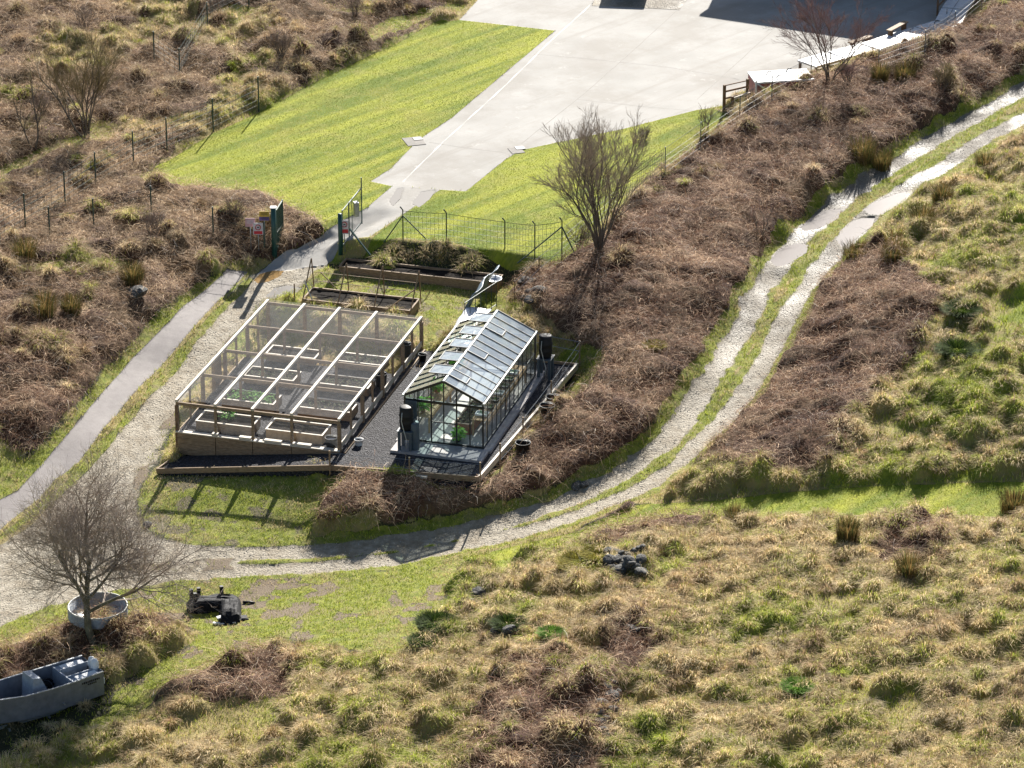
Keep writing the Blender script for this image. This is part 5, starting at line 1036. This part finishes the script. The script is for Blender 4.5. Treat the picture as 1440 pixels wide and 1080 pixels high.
def track_bits():
    x, y = scatter(500000); pk = wat(GRAV,x,y); k = rng.random(len(x)) < pk*.9; x = x[k][:60000]; y = y[k][:60000]; n_ = len(x); z = HX(x,y); s = .012+.03*rng.random(n_)**3; 
    o = np.array([[1,0,0],[-.5,.87,0],[-.5,-.87,0],[0,0,.8]]); ro = rng.uniform(0,6.28,n_); c, s_ = np.cos(ro), np.sin(ro)
    V = np.stack([np.stack([x+s*(o[i,0]*c-o[i,1]*s_), y+s*(o[i,0]*s_+o[i,1]*c), z+s*o[i,2]-.002],1) for i in range(4)],1).reshape(-1,3); b = (np.arange(n_)*4)[:,None]
    F = np.concatenate([np.concatenate([b+i,b+j,b+3],1) for i, j in ((0,1),(1,2),(2,0))]); g = rng.uniform(.12,.5,(n_,1)); C = np.repeat(np.concatenate([g,g*.95,g*.87],1),4,0)
    o_ = link('loose_gravel', npmesh('loose_gravel', V, F, C, False), 'stalk'); tag(o_, 'loose pale stones scattered over the gravel tracks', 'gravel', kind='stuff')
track_bits()
# rush clumps and moss cushions one can tell apart
def clump(name, label, cat, px, py, r0, h, n_, cols, seed, erect=.25, group=None):
    r = np.random.default_rng(seed); p = P3(px, py); a = r.uniform(0,6.283,n_); rad = np.sqrt(r.random(n_))*r0; L = h*r.uniform(.55,1.1,n_); q = erect*r.uniform(.3,1.6,n_)
    x = np.cos(a)*rad; y = np.sin(a)*rad; P = np.stack([np.stack([x,y,0*x-.08],1), np.stack([x+np.cos(a)*L*q*.4, y+np.sin(a)*L*q*.4, L*.6],1), np.stack([x+np.cos(a)*L*q*1.3, y+np.sin(a)*L*q*1.3, L*(1-.35*q)],1)],1)
    C = np.array(cols)[r.integers(0,len(cols),n_)]*r.uniform(.6,1.3,(n_,1)); V, F, C = ribbons(P, np.stack([-np.sin(a),np.cos(a),0*a],1), np.stack([.011+0*a,.009+0*a,.003+0*a],1), C)
    o = link(name, npmesh(name, V, F, C), 'blade'); o.location = p; tag(o, label, cat, group)
RUSH = [(.10,.10,.03),(.17,.12,.04),(.06,.07,.025),(.25,.16,.06)]
for i, (px, py, r_, h, lb) in enumerate([(1237,118,.45,1.3,'tall dark rush clump standing alone below the yard shadow'),(1272,112,.6,1.0,'broad rush clump right of the lone tall rushes'),(1212,225,.7,1.3,'golden rush clump at the inner side of the wet track'),(1240,236,.5,.9,'smaller rush clump beside the wet track'),
    (1298,318,.7,1.1,'dark round rush clump on the outer side of the wet track'),(1325,285,.5,1.0,'dark rush clump above and right of the round one by the track'),(1255,350,.5,1.0,'dark rush clump in front of the green verge of the track'),(1257,366,.65,.9,'brown rush clump touching another below the green verge'),
    (1385,240,.5,1.0,'rush clump near the right edge of the picture beside the track'),(1032,736,.45,.8,'brown rush tuft at the left end of the mown strip'),(1278,812,.5,1.0,'reddish upright grass tuft in the middle of the near hillside'),(1192,755,.5,.8,'dark rush tuft just below the mown strip'),
    (1425,718,.6,.9,'dark green rush clump at the right end of the mown strip'),(1205,360,.8,.7,'low brown rush mass beside the second puddle'),(35,365,.6,1.1,'dark clump in the bracken at the left edge'),(100,440,.5,.9,'brown clump on the bank left of the footpath'),(60,440,.7,1.0,'large dark clump in the shaded bracken at the left edge'),(186,395,.6,.9,'brown clump on the bank above the pale boulder')]):
    clump('rush_clump', lb, 'rushes', px, py, r_, h, 520, RUSH, 100+i)
MOSS = [(.05,.09,.015),(.09,.13,.02),(.03,.05,.012)]
for i, (px, py, r_, h, lb) in enumerate([(612,880,.9,.35,'dark green heather cushion left of the flat grey rock'),(595,905,.6,.3,'small dark green cushion below the heather cushion'),(715,884,.6,.45,'dark mossy cushion behind the blocky grey rock'),(1352,445,.7,.6,'dark mossy hummock on the right hand hillside'),(1345,500,.8,.6,'large dark hummock lower on the right hand hillside'),
    (775,895,.5,.3,'bright green tuft right of the mossy cushion'),(1120,970,.6,.3,'green tuft low on the near hillside'),(815,795,1.1,.3,'yellow green moss bank left of the stone heap'),(840,782,.8,.25,'yellow moss patch against the stone heap'),(920,672,.5,.3,'yellow flowering gorse sprig in the bracken')]):
    cols = MOSS if i < 5 else ([(.12,.24,.03),(.17,.3,.04)] if i < 7 else [(.30,.27,.05),(.22,.2,.04),(.4,.33,.05)])
    clump('moss_hummock' if i < 9 else 'gorse', lb, 'moss' if i < 9 else 'shrub', px, py if i < 9 else 490, r_*.8, h, 2600, cols, 200+i, .55)
